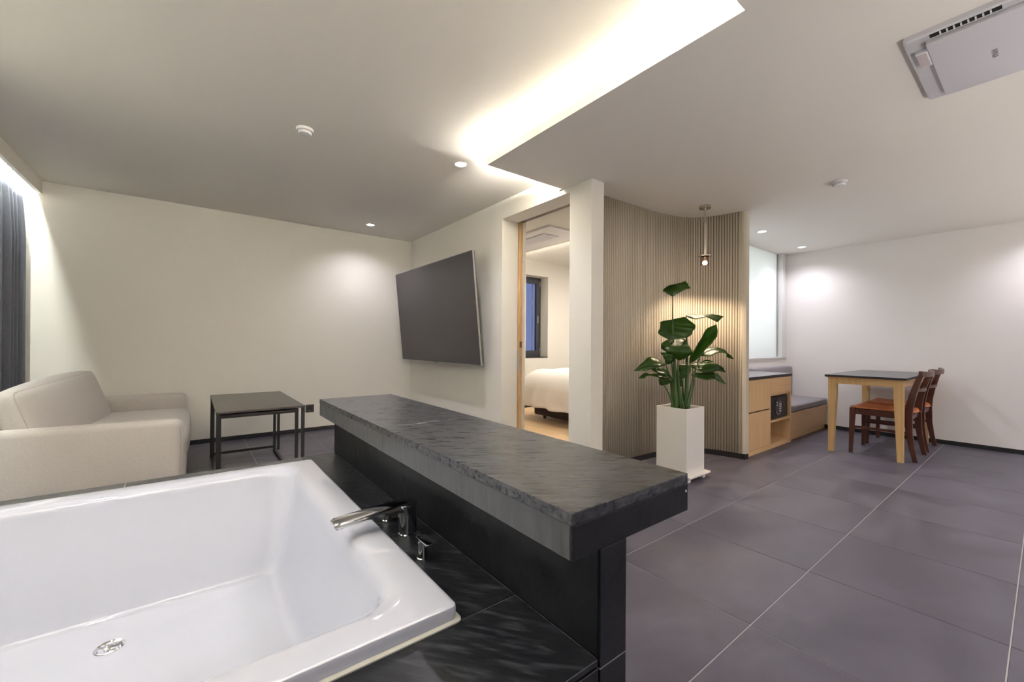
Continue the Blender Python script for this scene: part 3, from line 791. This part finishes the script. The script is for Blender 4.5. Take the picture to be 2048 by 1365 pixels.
# ---------------------------------------------------------------- bath filler and handles
fy = 1.272
fa = thing('bath_faucet', 'chrome bath filler with a long flat spout reaching over the tub rim', 'faucet', (0.56, fy, TZ))
bm = bmesh.new()
def ell(cx, cy, z, a, b, n=28, p=2.6):
    out = []
    for k in range(n):
        t = 2 * PI * k / n; c, s = math.cos(t), math.sin(t)
        out.append((cx + a * math.copysign(abs(c) ** (2 / p), c), cy + b * math.copysign(abs(s) ** (2 / p), s), z))
    return out
loft(bm, [ell(0.56, fy, TZ, 0.030, 0.026), ell(0.56, fy, TZ + 0.004, 0.030, 0.026), ell(0.56, fy, TZ + 0.006, 0.028, 0.024), ell(0.558, fy, TZ + 0.055, 0.027, 0.023),
          ell(0.555, fy, TZ + 0.085, 0.030, 0.025), ell(0.552, fy, TZ + 0.096, 0.034, 0.0265), ell(0.552, fy, TZ + 0.1, 0.033, 0.0255)])
obj('body', bm, CHROME, fa, smooth=True)
bm = bmesh.new()
def spsec(x, y, zt, hw, h):
    return [(x, y - hw, zt - h), (x, y - hw * 1.02, zt - h * 0.4), (x, y - hw * 0.86, zt), (x, y - hw * 0.4, zt + 0.0012), (x, y + hw * 0.4, zt + 0.0012), (x, y + hw * 0.86, zt), (x, y + hw * 1.02, zt - h * 0.4), (x, y + hw, zt - h)]
secs = [(0.585, 0.5445, 0.020, 0.006), (0.575, 0.546, 0.025, 0.020), (0.55, 0.546, 0.027, 0.026), (0.51, 0.545, 0.027, 0.024), (0.47, 0.5435, 0.027, 0.020), (0.42, 0.541, 0.0275, 0.018),
        (0.37, 0.538, 0.028, 0.018), (0.345, 0.536, 0.028, 0.018), (0.332, 0.534, 0.026, 0.014), (0.327, 0.531, 0.023, 0.008)]
loft(bm, [spsec(x, fy + 0.006, z, hw, h) for x, z, hw, h in secs])
obj('spout', bm, CHROME, fa, smooth=True)
obj('spout_outlet', B(0.333, 0.352, fy - 0.014, fy + 0.026, 0.515, 0.5195, bev=0.001), GREYL, fa)
def handle(x, y, label):
    h = thing('bath_valve', label, 'valve', (x, y, TZ), 'small chrome bath valves')
    obj('stem', lathe(bmesh.new(), (x, y, TZ), [(0.0165, 0), (0.0165, 0.004), (0.0145, 0.006), (0.0135, 0.03), (0.0135, 0.056), (0.0, 0.056)], 24), CHROME, h, smooth=True)
    obj('lever', B(x - 0.014, x + 0.016, y - 0.052, y + 0.018, TZ + 0.056, TZ + 0.0605, bev=0.0015), CHROME, h, smooth=True)
    obj('button', cyl(bmesh.new(), (x - 0.0145, y - 0.002, TZ + 0.048), (x - 0.0128, y - 0.002, TZ + 0.048), 0.003, n=12), SILV, h)
handle(0.528, 1.098, 'small chrome bath valve nearer the platform corner, in front of the filler')
handle(0.540, 1.405, 'small chrome bath valve behind the filler spout')

# ---------------------------------------------------------------- slate bar / partition
cb = thing('bar_partition', 'long black slate tiled bar counter running beside the bathtub', 'counter', (0.68, 1.5, 0))
bx0, bx1, by0, by1 = 0.5575, 0.963, 0.538, 2.462
wx0, wx1 = 0.637, 0.722
bz0, bz1, bzt = 0.656, 0.722, 0.7455
obj('core', B(wx0 + 0.01, wx1 - 0.01, by0 + 0.012, by1 - 0.012, 0, bz0 + 0.01), CORE, cb)
obj('top_core', B(bx0 + 0.012, bx1 - 0.012, by0 + 0.012, by1 - 0.012, bz0 + 0.010, bz1), CORE, cb)
g = 0.001
YJ = 1.505
for a, b in ((by0, YJ), (YJ, by1)):
    obj('tile', B(bx0, bx1, a + g, b - g, bz1, bzt, bev=0.0015, seg=2), SLATE, cb)
    obj('tile', B(bx0 + 0.001, bx0 + 0.012, a + g + (0.005 if a == by0 else 0), b - g, bz0, bz1 - 0.001, bev=0.001, seg=1), SLATEV, cb)
    obj('tile', B(bx1 - 0.012, bx1 - 0.001, a + g, b - g, bz0, bz1 - 0.001, bev=0.001, seg=1), SLATE, cb)
    obj('tile', B(wx0, wx0 + 0.010, a + g + (0.004 if a == by0 else 0), b - g, TZ + 0.001, bz0 + 0.009, bev=0.001, seg=1), SLATEY, cb)
    obj('tile', B(wx1 - 0.010, wx1, a + g, b - g, 0.421, bz0 + 0.009, bev=0.001, seg=1), SLATEY, cb)
    obj('tile', B(wx1 - 0.010, wx1, a + g, b - g, 0.002, 0.419, bev=0.001, seg=1), SLATEY, cb)
    for p, q in ((bx0 + 0.012, wx0), (wx1, bx1 - 0.012)):
        obj('tile', B(p, q - 0.0005, a + g, b - g, bz0 + 0.0005, bz0 + 0.010), SLATEY, cb)
for y0_, y1_ in ((by0, by0 + 0.011), (by1 - 0.011, by1)):
    obj('tile', B(bx0 + 0.003, bx1 - 0.0015, y0_, y1_, bz0, bz1 - 0.0015, bev=0.001, seg=1), SLATEY, cb)
    obj('tile', B(wx0 + 0.003, wx1 - 0.001, y0_, y1_, 0.421, bz0 - 0.001, bev=0.001, seg=1), SLATEY, cb)
    obj('tile', B(wx0 + 0.003, wx1 - 0.001, y0_, y1_, 0.002, 0.419, bev=0.001, seg=1), SLATEY, cb)
obj('grout', B(bx0 + 0.003, bx1 - 0.003, by0 + 0.003, by1 - 0.003, bz1 - 0.002, bz1 + 0.0215), GROUTD, cb)
obj('grout', B(wx0 + 0.003, wx1 - 0.0015, by0 + 0.0015, by1 - 0.003, 0.41, 0.43), GROUT, cb)
for (x, z) in ((0.951, 0.705),): obj('screw_cap', cyl(bmesh.new(), (x, by0 - 0.002, z), (x, by0 + 0.001, z), 0.003, n=12), WHITEK, cb)

# ---------------------------------------------------------------- planter and plant
pt = thing('planter', 'tall square white planter standing on a white tray by the fluted wall', 'planter', (3.135, 1.822, 0))
ax_, bx_, ay_, by_ = 3.002, 3.268, 1.692, 1.952
bm = bmesh.new()
def sq(i, z): return [(ax_ + i, ay_ + i, z), (bx_ - i, ay_ + i, z), (bx_ - i, by_ - i, z), (ax_ + i, by_ - i, z)]
loft(bm, [sq(0.004, 0.05), sq(0.0, 0.054), sq(0.0, 0.561), sq(0.001, 0.563), sq(0.011, 0.563), sq(0.013, 0.56), sq(0.014, 0.53)])
obj('pot', bm, POT, pt)
obj('soil', B(ax_ + 0.013, bx_ - 0.013, ay_ + 0.013, by_ - 0.013, 0.50, 0.535), SOIL, pt)
tr = obj('tray', B(2.985, 3.305, 1.655, 1.975, 0.034, 0.05, bev=0.004), POT, pt)
for x in (3.03, 3.25):
    for y in (1.70, 1.93): obj('foot', B(x - 0.018, x + 0.018, y - 0.018, y + 0.018, 0, 0.034), POT, pt)
pl = thing('potted_plant', 'tall green bird of paradise plant with broad glossy leaves growing in the white planter', 'plant', (3.135, 1.822, 0.535))
PR = Vector((0.7917, -0.6109, 0)); PF = Vector((0.6109, 0.7917, 0)); PC = Vector((3.135, 1.822, 0))
S_ = 0.000893
def PP(cx, cy, wv=0): return PC + PR * ((cx - 500) * S_) - PF * (wv * S_) + Vector((0, 0, 0.548 + (1240 - cy) * S_))
def P3(t): return t if len(t) == 3 else (t[0], t[1], 0)
leafdata = [
 [[(422, 228), (425, 230), (428, 228)], [(350, 190, 20), (425, 175, 0), (520, 168, 40)], [(335, 172, 0), (440, 130, -60), (578, 155, 15)], [(392, 128, -30), (490, 105, -90), (578, 118, -20)], [(470, 105, -60), (520, 92, -90), (565, 74, -60)]],
 [[(396, 622), (400, 626), (404, 622)], [(280, 568, 50), (405, 565, 0), (545, 598, 50)], [(312, 500, 10), (410, 500, -40), (604, 530, 40)], [(325, 458, -30), (430, 450, -70), (628, 488, 10)], [(420, 440, -60), (500, 420, -90), (560, 408, -50)]],
 [[(460, 795), (480, 805), (500, 808)], [(370, 745, 40), (480, 745, 70), (592, 745, 30)], [(316, 690, 10), (460, 685, 60), (585, 685, 0)], [(360, 638, -40), (470, 630, -10), (565, 630, -30)], [(450, 605, -60), (500, 598, -60), (545, 595, -60)]],
 [[(440, 800), (445, 812), (430, 825)], [(400, 740, 30), (405, 790, 60), (385, 842, 30)], [(310, 738, 10), (333, 785, 40), (362, 846, 10)]],
 [[(548, 398), (555, 405), (560, 412)], [(610, 384, -70), (620, 400, 0), (605, 438, 70)], [(700, 380, -90), (710, 392, 0), (700, 418, 80)], [(800, 378, -70), (800, 395, 0), (795, 458, 60)], [(850, 390, -30), (850, 405, 0), (838, 442, 30)], [(889, 403), (890, 405), (888, 408)]],
 [[(580, 832), (590, 838), (600, 830)], [(565, 800, 40), (610, 760, -20), (652, 790, 20)], [(622, 690, 50), (670, 680, -30), (718, 700, 40)], [(688, 565, 50), (735, 590, -40), (792, 625, 30)], [(720, 520, 30), (780, 530, -20), (822, 565, 30)], [(812, 482), (826, 480), (828, 492)]],
 [[(678, 750), (684, 757), (690, 766)], [(740, 708, -50), (750, 730, 0), (738, 768, 50)], [(820, 684, -60), (830, 705, 0), (828, 735, 45)], [(890, 698, -25), (897, 715, 0), (900, 742, 25)], [(935, 742), (938, 757), (925, 778)], [(980, 784), (984, 789), (978, 794)]],
 [[(600, 850), (600, 862), (600, 872)], [(650, 826, -40), (660, 868, 30), (665, 908, 70)], [(740, 828, -40), (750, 858, 40), (760, 908, 60)], [(830, 835, -20), (830, 860, 20), (818, 898, 40)], [(880, 865), (877, 885, 5), (868, 907, 10)], [(911, 910), (912, 913), (909, 915)]],
 [[(600, 930), (600, 941), (600, 950)], [(690, 908, -40), (700, 938, 30), (700, 978, 60)], [(790, 903, -40), (795, 933, 30), (788, 973, 50)], [(850, 928, -20), (850, 960, 10), (838, 998, 30)], [(914, 1018), (915, 1021), (910, 1023)]],
 [[(370, 848), (368, 852), (365, 855)], [(312, 798, -40), (300, 838, 30), (288, 868, 50)], [(232, 778, -40), (222, 835, 30), (218, 888, 50)], [(158, 833, -20), (150, 868, 15), (150, 905, 30)], [(76, 904), (75, 908), (80, 909)]],
 [[(422, 962), (420, 967), (415, 970)], [(375, 888, -20), (370, 920, 15), (368, 952, 35)], [(300, 875, -20), (300, 905, 15), (298, 932, 30)], [(240, 886), (239, 892), (243, 900)]],
 [[(402, 972), (400, 976), (398, 980)], [(322, 932, -15), (325, 950, 5), (325, 972, 20)], [(220, 932), (220, 940), (220, 949)], [(180, 922, -10), (170, 950), (165, 972, 10)], [(123, 966), (121, 972), (126, 976)]],
 [[(442, 982), (442, 986), (438, 990)], [(390, 968, -15), (380, 990, 15), (386, 1018, 30)], [(330, 948, -15), (330, 990, 15), (335, 1034, 30)], [(304, 980), (304, 1010), (310, 1032)]],
 [[(486, 1050), (490, 1057), (494, 1052)], [(468, 982), (490, 990, 25), (522, 1032)], [(464, 925), (480, 945, 15), (517, 985)], [(456, 885), (457, 888), (460, 890)]],
 [[(528, 980, -40), (530, 986, -40), (534, 982, -40)], [(505, 905, -60), (550, 912, -30), (602, 932, -50)], [(503, 850, -90), (560, 848, -80), (636, 852, -80)]],
 [[(700, 826, -40), (700, 830, -40), (700, 834, -40)], [(760, 801, -60), (760, 815, -40), (765, 829, -30)], [(813, 815, -40), (815, 820, -40), (812, 824, -40)]],
 [[(560, 800, -80), (566, 806, -80), (572, 800, -80)], [(520, 740, -120), (570, 740, -100), (606, 735, -110)], [(560, 690, -120), (585, 690, -110), (600, 700, -120)]],
]
def interp(rows, u, v):
    # u along the leaf (rows), v across (0..1, three columns)
    n = len(rows) - 1; f = u * n; i = min(int(f), n - 1); t = f - i
    def C(k):
        r = rows[max(0, min(n, k))]; a, b, c = (Vector(P3(q)) for q in r)
        return a * (1 - v) * (1 - 2 * v) + b * 4 * v * (1 - v) + c * v * (2 * v - 1)
    a, b, c, d = C(i - 1), C(i), C(i + 1), C(i + 2)
    if i == 0: a = 2 * b - c
    if i + 1 >= n: d = 2 * c - b
    return 0.5 * ((2 * b) + (-a + c) * t + (2 * a - 5 * b + 4 * c - d) * t * t + (-a + 3 * b - 3 * c + d) * t ** 3)
for li, rows in enumerate(leafdata):
    bm = bmesh.new(); NU, NV = 18, 10; G = {}
    for i in range(NU + 1):
        for j in range(NV + 1):
            q = interp(rows, i / NU, j / NV)
            fold_ = -18 * (1 - abs(2 * j / NV - 1)) ** 2 * math.sin(PI * i / NU)
            rip = 9 * math.sin(i * 1.7 + li * 2 + j * 0.15) * abs(2 * j / NV - 1) * math.sin(PI * i / NU)
            G[i, j] = bm.verts.new(PP(q.x, q.y, q.z + fold_ + rip))
    for i in range(NU):
        for j in range(NV): bm.faces.new((G[i, j], G[i + 1, j], G[i + 1, j + 1], G[i, j + 1]))
    o = obj('leaf', bm, LEAF, pl, smooth='all')
    md = o.modifiers.new('t', 'SOLIDIFY'); md.thickness = 0.0012
    # midrib as a raised vein
    bm = bmesh.new()
    tube(bm, [PP(*(lambda q: (q.x, q.y, q.z - 16 * math.sin(PI * k / 12) + 2))(interp(rows, k / 12, 0.5))) for k in range(13)], [0.0022 * (1 - k / 14) for k in range(13)], 6)
    obj('midrib', bm, STEM, o, smooth='all')
stalks = [((455, 1243, 20), (470, 1000, 10), (432, 700, -30), (425, 228, 0), 16), ((470, 1243, -20), (455, 1000, 0), (415, 800, -20), (400, 625, 0), 15),
          ((500, 1243, 10), (470, 1050, 30), (460, 900, 30), (480, 802, 0), 14), ((545, 1243, 20), (545, 1060, 20), (560, 940, 10), (590, 835, 0), 17),
          ((560, 1243, -30), (590, 900, -60), (585, 600, -80), (552, 405, 0), 12), ((560, 1243, 10), (590, 1080, 20), (640, 960, 0), (605, 862, 0), 12),
          ((570, 1243, -10), (600, 1060, -10), (650, 980, 10), (602, 940, 0), 12), ((575, 1243, -30), (610, 1080, -40), (640, 900, -40), (684, 757, 0), 10),
          ((435, 1243, 20), (410, 1140, 20), (380, 1070, 10), (335, 1020, 10), 9), ((440, 1243, -20), (430, 1100, -10), (420, 980, 0), (368, 852, 0), 11),
          ((445, 1243, 0), (438, 1100, 10), (432, 1030, 10), (420, 966, 0), 9), ((450, 1243, -30), (445, 1100, -10), (430, 1030, 0), (402, 976, 0), 9),
          ((520, 1243, 30), (508, 1180, 30), (495, 1120, 20), (490, 1055, 0), 12), ((530, 1243, -20), (540, 1100, -30), (535, 1040, -40), (530, 985, -40), 10),
          ((450, 1243, 35), (440, 1120, 30), (440, 1000, 30), (440, 812, 10), 13), ((550, 1243, 40), (560, 1150, 40), (585, 1080, 20), (600, 1000, 10), 13)]
for a, b, c, d, r in stalks:
    bm = bmesh.new(); pts = []; rs = []
    for k in range(15):
        t = k / 14; q = (1 - t) ** 3 * Vector(a) + 3 * (1 - t) ** 2 * t * Vector(b) + 3 * (1 - t) * t * t * Vector(c) + t ** 3 * Vector(d)
        pts.append(PP(q.x, q.y, q.z)); rs.append(S_ * (r * 1.15 * (1 - t) ** 1.3 + 4.2))
    obj('stalk', tube(bm, pts, rs, 8), STEM, pl, smooth='all')

# ---------------------------------------------------------------- pendant lamp
pd = thing('pendant_lamp', 'slim brushed nickel pendant lamp hanging in front of the fluted wall', 'lamp', (3.64, 1.885, LO))
px_, py_ = 3.64, 1.885
obj('canopy', lathe(bmesh.new(), (px_, py_, LO), [(0.050, 0.0), (0.050, -0.022), (0.048, -0.024), (0, -0.024)], 40), STEEL, pd, smooth=True)
obj('rod', cyl(bmesh.new(), (px_, py_, LO - 0.024), (px_, py_, 2.14), 0.007, n=16), STEEL, pd, smooth=True)
obj('tube', cyl(bmesh.new(), (px_, py_, 2.155), (px_, py_, 1.865), 0.0165, n=24), STEEL, pd, smooth=True)
obj('disc', lathe(bmesh.new(), (px_, py_, 1.857), [(0.0, 0.008), (0.058, 0.008), (0.059, 0.004), (0.058, 0.0), (0, 0.0)], 40), STEEL, pd, smooth=True)
bm = bmesh.new(); lathe(bm, (px_, py_, 1.778), [(0.033, 0.078), (0.033, 0.004), (0.030, 0.0), (0.0285, 0.002), (0.0305, 0.006), (0.0305, 0.078)], 32)
obj('glass_shade', bm, AMBER, pd, smooth=True)
obj('lamp_holder', cyl(bmesh.new(), (px_, py_, 1.857), (px_, py_, 1.815), 0.014, n=20), STEEL, pd, smooth=True)
obj('bulb', lathe(bmesh.new(), (px_, py_, 1.787), [(0.0, 0.0), (0.016, 0.004), (0.021, 0.014), (0.014, 0.028)], 24), BULB, pd, smooth=True)
light('lamp', 'SPOT', (px_, py_, 1.772), 19, (1.0, 0.76, 0.54), pd, size=0.02, spot=math.radians(115), blend=0.8)

# ---------------------------------------------------------------- oak cabinet
kb = thing('oak_cabinet', 'low pale oak cabinet with grey top standing against the end of the fluted wall', 'cabinet', (4.7, 1.95, 0))
cx0, cx1, cy0, cy1, cz = 4.133, 5.243, 1.735, 2.205, 0.727
obj('countertop', B(cx0, cx1 + 0.006, cy0 - 0.006, cy1, cz + 0.001, 0.756, bev=0.0015, seg=1), GRANITE, kb)
obj('top_edge', B(cx0, cx1 + 0.0065, cy0 - 0.0085, cy0 - 0.006, cz + 0.001, 0.7545), EDGE, kb)
t = 0.018
bm = B(cx0, cx0 + t, cy0 + 0.002, cy1, 0.0, cz); obj('side_panel', bm, OAK, kb)
obj('side_panel', B(cx1 - 0.034, cx1, cy0, cy1, 0.0, cz), OAK, kb)
obj('divider', B(4.668, 4.692, cy0, cy1 - 0.01, 0.0, cz), OAK, kb)
obj('plinth', B(cx0 + t, cx1 - 0.034, cy0 + 0.001, cy0 + 0.02, 0.0, 0.045), OAKX, kb)
obj('bottom_panel', B(4.692, cx1 - 0.034, cy0 + 0.02, cy1 - 0.01, 0.028, 0.045), OAKX, kb)
obj('back_panel', B(cx0 + t, cx1 - 0.034, cy1 - 0.012, cy1 - 0.002, 0.03, cz), OAK, kb)
obj('shelf', B(4.692, cx1 - 0.034, cy0 + 0.001, cy1 - 0.012, 0.266, 0.284), OAKX, kb)
obj('shelf', B(4.692, cx1 - 0.034, cy0 + 0.012, cy1 - 0.012, 0.535, 0.550), OAKX, kb)
obj('drawer', B(cx0 + t + 0.002, 4.666, cy0 - 0.001, cy0 + 0.018, 0.418, 0.724, bev=0.001, seg=1), OAK, kb)
obj('finger_pull', B(cx0 + t + 0.002, 4.666, cy0 + 0.018, cy0 + 0.022, 0.400, 0.425), DARK, kb)
obj('cabinet_door', B(cx0 + t + 0.002, 4.408, cy0 - 0.001, cy0 + 0.018, 0.048, 0.405, bev=0.001, seg=1), OAK, kb)
obj('cabinet_door', B(4.4095, 4.666, cy0 - 0.001, cy0 + 0.018, 0.048, 0.405, bev=0.001, seg=1), OAK, kb)
obj('drawer', B(4.694, cx1 - 0.036, cy0 - 0.001, cy0 + 0.018, 0.552, 0.724, bev=0.001, seg=1), OAKX, kb)

sfb = thing('safe', 'small black electronic safe with white keypad inside the oak cabinet', 'safe', (4.95, 1.85, 0.284))
sx0, sx1, sy = 4.704, 5.196, 1.752
obj('body', B(sx0, sx1, sy + 0.008, 2.12, 0.285, 0.520, bev=0.003), SAFEB, sfb)
sd = obj('safe_door', B(sx0 + 0.012, sx1 - 0.012, sy, sy + 0.0078, 0.297, 0.508, bev=0.002), SAFEB, sfb)
scx, scz = 4.935, 0.402
def ringy(cx, cz, y, ro, ri, th, a0=0, a1=2 * PI, n=48):
    loops = []
    for k in range(n + 1):
        a = a0 + (a1 - a0) * k / n; c, s = math.cos(a), math.sin(a)
        loops.append([(cx + ro * c, y, cz + ro * s), (cx + ri * c, y, cz + ri * s), (cx + ri * c, y + th, cz + ri * s), (cx + ro * c, y + th, cz + ro * s)])
    return loft(bmesh.new(), loops)
obj('dial_plate', cyl(bmesh.new(), (scx, sy - 0.004, scz), (scx, sy + 0.001, scz), 0.088, n=48), BLACKT, sd)
obj('dial_ring', ringy(scx, scz, sy - 0.0052, 0.076, 0.072, 0.002, 0.2, 1.2), WHITEK, sd)
obj('dial_ring', ringy(scx, scz, sy - 0.0052, 0.076, 0.072, 0.002, 3.6, 5.6), WHITEK, sd)
k0 = None
for i in range(3):
    for j in range(4):
        x = scx + 0.012 + i * 0.020; z = scz + 0.042 - j * 0.024
        if k0 is None: k0 = obj('key', B(x, x + 0.016, sy - 0.006, sy - 0.0035, z - 0.015, z, bev=0.001, seg=1), WHITEK, sd); kx, kz = x, z
        else: clone(k0, sd, (x - kx, 0, z - kz))
obj('status_light', cyl(bmesh.new(), (scx - 0.040, sy - 0.006, scz + 0.028), (scx - 0.040, sy - 0.003, scz + 0.028), 0.010, n=16), WHITEK, sd)
obj('knob', cyl(bmesh.new(), (scx - 0.050, sy - 0.012, scz + 0.056), (scx - 0.050, sy - 0.003, scz + 0.056), 0.008, n=16), WHITEK, sd)

# ---------------------------------------------------------------- upholstered bench
bn = thing('bench', 'built in oak bench with grey cushions in the corner under the frosted window', 'bench', (5.9, 1.95, 0))
qx0, qx1, qy0 = 5.249, XR - 0.008, 1.737
obj('front_panel', B(qx0, qx1, qy0 + 0.016, qy0 + 0.034, 0.048, 0.285), OAKX, bn)
obj('plinth', B(qx0, qx1, qy0 + 0.030, qy0 + 0.045, 0.0, 0.05), OAKX, bn)
obj('seat_board', B(qx0, qx1, qy0, 2.205, 0.285, 0.310, bev=0.002), OAKX, bn)
obj('body', B(qx0, qx1, qy0 + 0.04, 2.2, 0.05, 0.285), OAK, bn)
obj('seat_cushion', cushion(qx0 + 0.001, qx1, qy0 - 0.004, 2.13, 0.311, 0.392, 0.022, 0.003, 16), GREYF, bn, smooth='all')
obj('back_cushion', cushion(qx0 + 0.002, qx1, 2.125, 2.204, 0.394, 0.782, 0.02, 0.004, 16), GREYF, bn, smooth='all')

# ---------------------------------------------------------------- dining table
dt = thing('dining_table', 'oak dining table with tapered legs and a dark top beside the bench', 'table', (5.75, 1.08, 0))
dx0, dx1, dy0, dy1, dz = 5.085, 6.44, 0.780, 1.385, 0.772
obj('tabletop', B(dx0, dx1, dy0, dy1, dz - 0.020, dz, bev=0.0015, seg=1), TTOP, dt)
obj('top_edge', B(dx0 - 0.001, dx1 + 0.001, dy0 - 0.001, dy1 + 0.001, dz - 0.0205, dz - 0.0012), EDGE, dt)
obj('under_top', loft(bmesh.new(), [[(dx0 + i, dy0 + i, z), (dx1 - i, dy0 + i, z), (dx1 - i, dy1 - i, z), (dx0 + i, dy1 - i, z)] for i, z in ((0.002, dz - 0.0205), (0.018, dz - 0.032))]), OAKX, dt)
lg = 0.066
for sx, xx in ((1, dx0 + 0.022), (-1, dx1 - 0.022)):
    for sy_, yy in ((1, dy0 + 0.022), (-1, dy1 - 0.022)):
        hx = lg / 2; hb = 0.021
        def c(h): return (xx + sx * h, yy + sy_ * h)
        obj('leg', post([(*c(hb), 0.0, hb, hb), (*c(hx), 0.58, hx, hx), (*c(hx), dz - 0.030, hx, hx)]), OAKT, dt)
for a in ((dx0 + 0.088, dx1 - 0.088, dy0 + 0.030, dy0 + 0.050), (dx0 + 0.088, dx1 - 0.088, dy1 - 0.050, dy1 - 0.030),
          (dx0 + 0.030, dx0 + 0.050, dy0 + 0.088, dy1 - 0.088), (dx1 - 0.050, dx1 - 0.030, dy0 + 0.088, dy1 - 0.088)):
    obj('apron', B(*a, dz - 0.088, dz - 0.030), OAKX if a[1] - a[0] > 0.3 else OAKT, dt)

# ---------------------------------------------------------------- dining chairs
def chair():
    T = thing('dining_chair', 'dark walnut dining chair with orange seat, nearer the middle of the room', 'chair', (0, 0, 0), 'walnut chairs tucked under the dining table')
    w2 = 0.222
    for s in (-1, 1):
        obj('leg', post([(s * 0.232, 0.222, 0.0, 0.014, 0.014), (s * 0.226, 0.215, 0.25, 0.018, 0.018), (s * w2, 0.208, 0.445, 0.022, 0.022)]), WALNUT, T)
        path = []
        for z, y, hy in ((0.0, -0.245, 0.017), (0.12, -0.222, 0.020), (0.25, -0.205, 0.023), (0.40, -0.198, 0.028), (0.50, -0.205, 0.027), (0.62, -0.228, 0.024), (0.73, -0.258, 0.021), (0.80, -0.282, 0.019)):
            path.append((s * 0.226, y, z, 0.0125, hy))
        obj('back_post', post(path), WALNUT, T)
        obj('side_rail', B(s * w2 - 0.011, s * w2 + 0.011, -0.185, 0.20, 0.385, 0.435, bev=0.003), WALNUT, T)
        obj('stretcher', B(s * 0.226 - 0.008, s * 0.226 + 0.008, -0.20, 0.21, 0.245, 0.270, bev=0.002), WALNUT, T)
    obj('front_rail', B(-0.21, 0.21, 0.195, 0.215, 0.395, 0.438, bev=0.003), WALNUT, T)
    obj('rear_rail', B(-0.215, 0.215, -0.205, -0.185, 0.370, 0.415, bev=0.003), WALNUT, T)
    def rail(z0, z1, ye, dep, th, ends):
        loops = []
        for k in range(17):
            u = -1 + 2 * k / 16; x = u * ends; y = ye - dep * (1 - u * u); zt = z1 + 0.008 * abs(u) ** 3
            loops.append([(x, y - th, z0), (x, y + th, z0), (x, y + th - 0.002, zt), (x, y - th - 0.004, zt)])
        return loft(bmesh.new(), loops)
    obj('crest_rail', rail(0.782, 0.828, -0.278, 0.045, 0.011, 0.243), WALNUT, T, smooth=True)
    obj('mid_rail', rail(0.640, 0.668, -0.235, 0.040, 0.008, 0.216), WALNUT, T, smooth=True)
    # leather seat, dished between the side rails
    bm = bmesh.new(); G = {}
    NU, NV = 16, 14
    for i in range(NU + 1):
        for j in range(NV + 1):
            u = -1 + 2 * i / NU; v = j / NV
            wdt = 0.236 - 0.016 * (1 - v)
            x = u * wdt; y = -0.190 + v * 0.415
            z = 0.458 - 0.022 * (1 - u ** 2) * math.sin(PI * (0.15 + 0.8 * v)) + (0.004 if v > 0.9 else 0)
            if v < 0.12 and abs(u) < 0.85: y += 0.0
            if v < 0.2: y -= 0.045 * (1 - v / 0.2) * (1 - u ** 2)
            G[i, j] = bm.verts.new((x, y, z))
    for i in range(NU):
        for j in range(NV): bm.faces.new((G[i, j], G[i + 1, j], G[i + 1, j + 1], G[i, j + 1]))
    st = obj('seat', bm, LEATHER, T, smooth='all'); md = st.modifiers.new('t', 'SOLIDIFY'); md.thickness = 0.012; md.offset = -1
    for s in (-1, 1):
        obj('stud', lathe(bmesh.new(), (s * 0.12, -0.232, 0.428), [(0.0, 0.006), (0.004, 0.004), (0.005, 0.0)], 10), SILV, st)
    return T
ch = chair()
ch.location = (5.458, 0.985, 0)
c2_ = ch.copy(); COL.objects.link(c2_); c2_.location = (6.062, 0.985, 0)
c2_['label'] = 'dark walnut dining chair with orange seat, nearer the grey wall'
for k in list(ch.children):
    kk = k.copy(); COL.objects.link(kk); kk.parent = c2_
    for q in k.children:
        qq = q.copy(); COL.objects.link(qq); qq.parent = kk
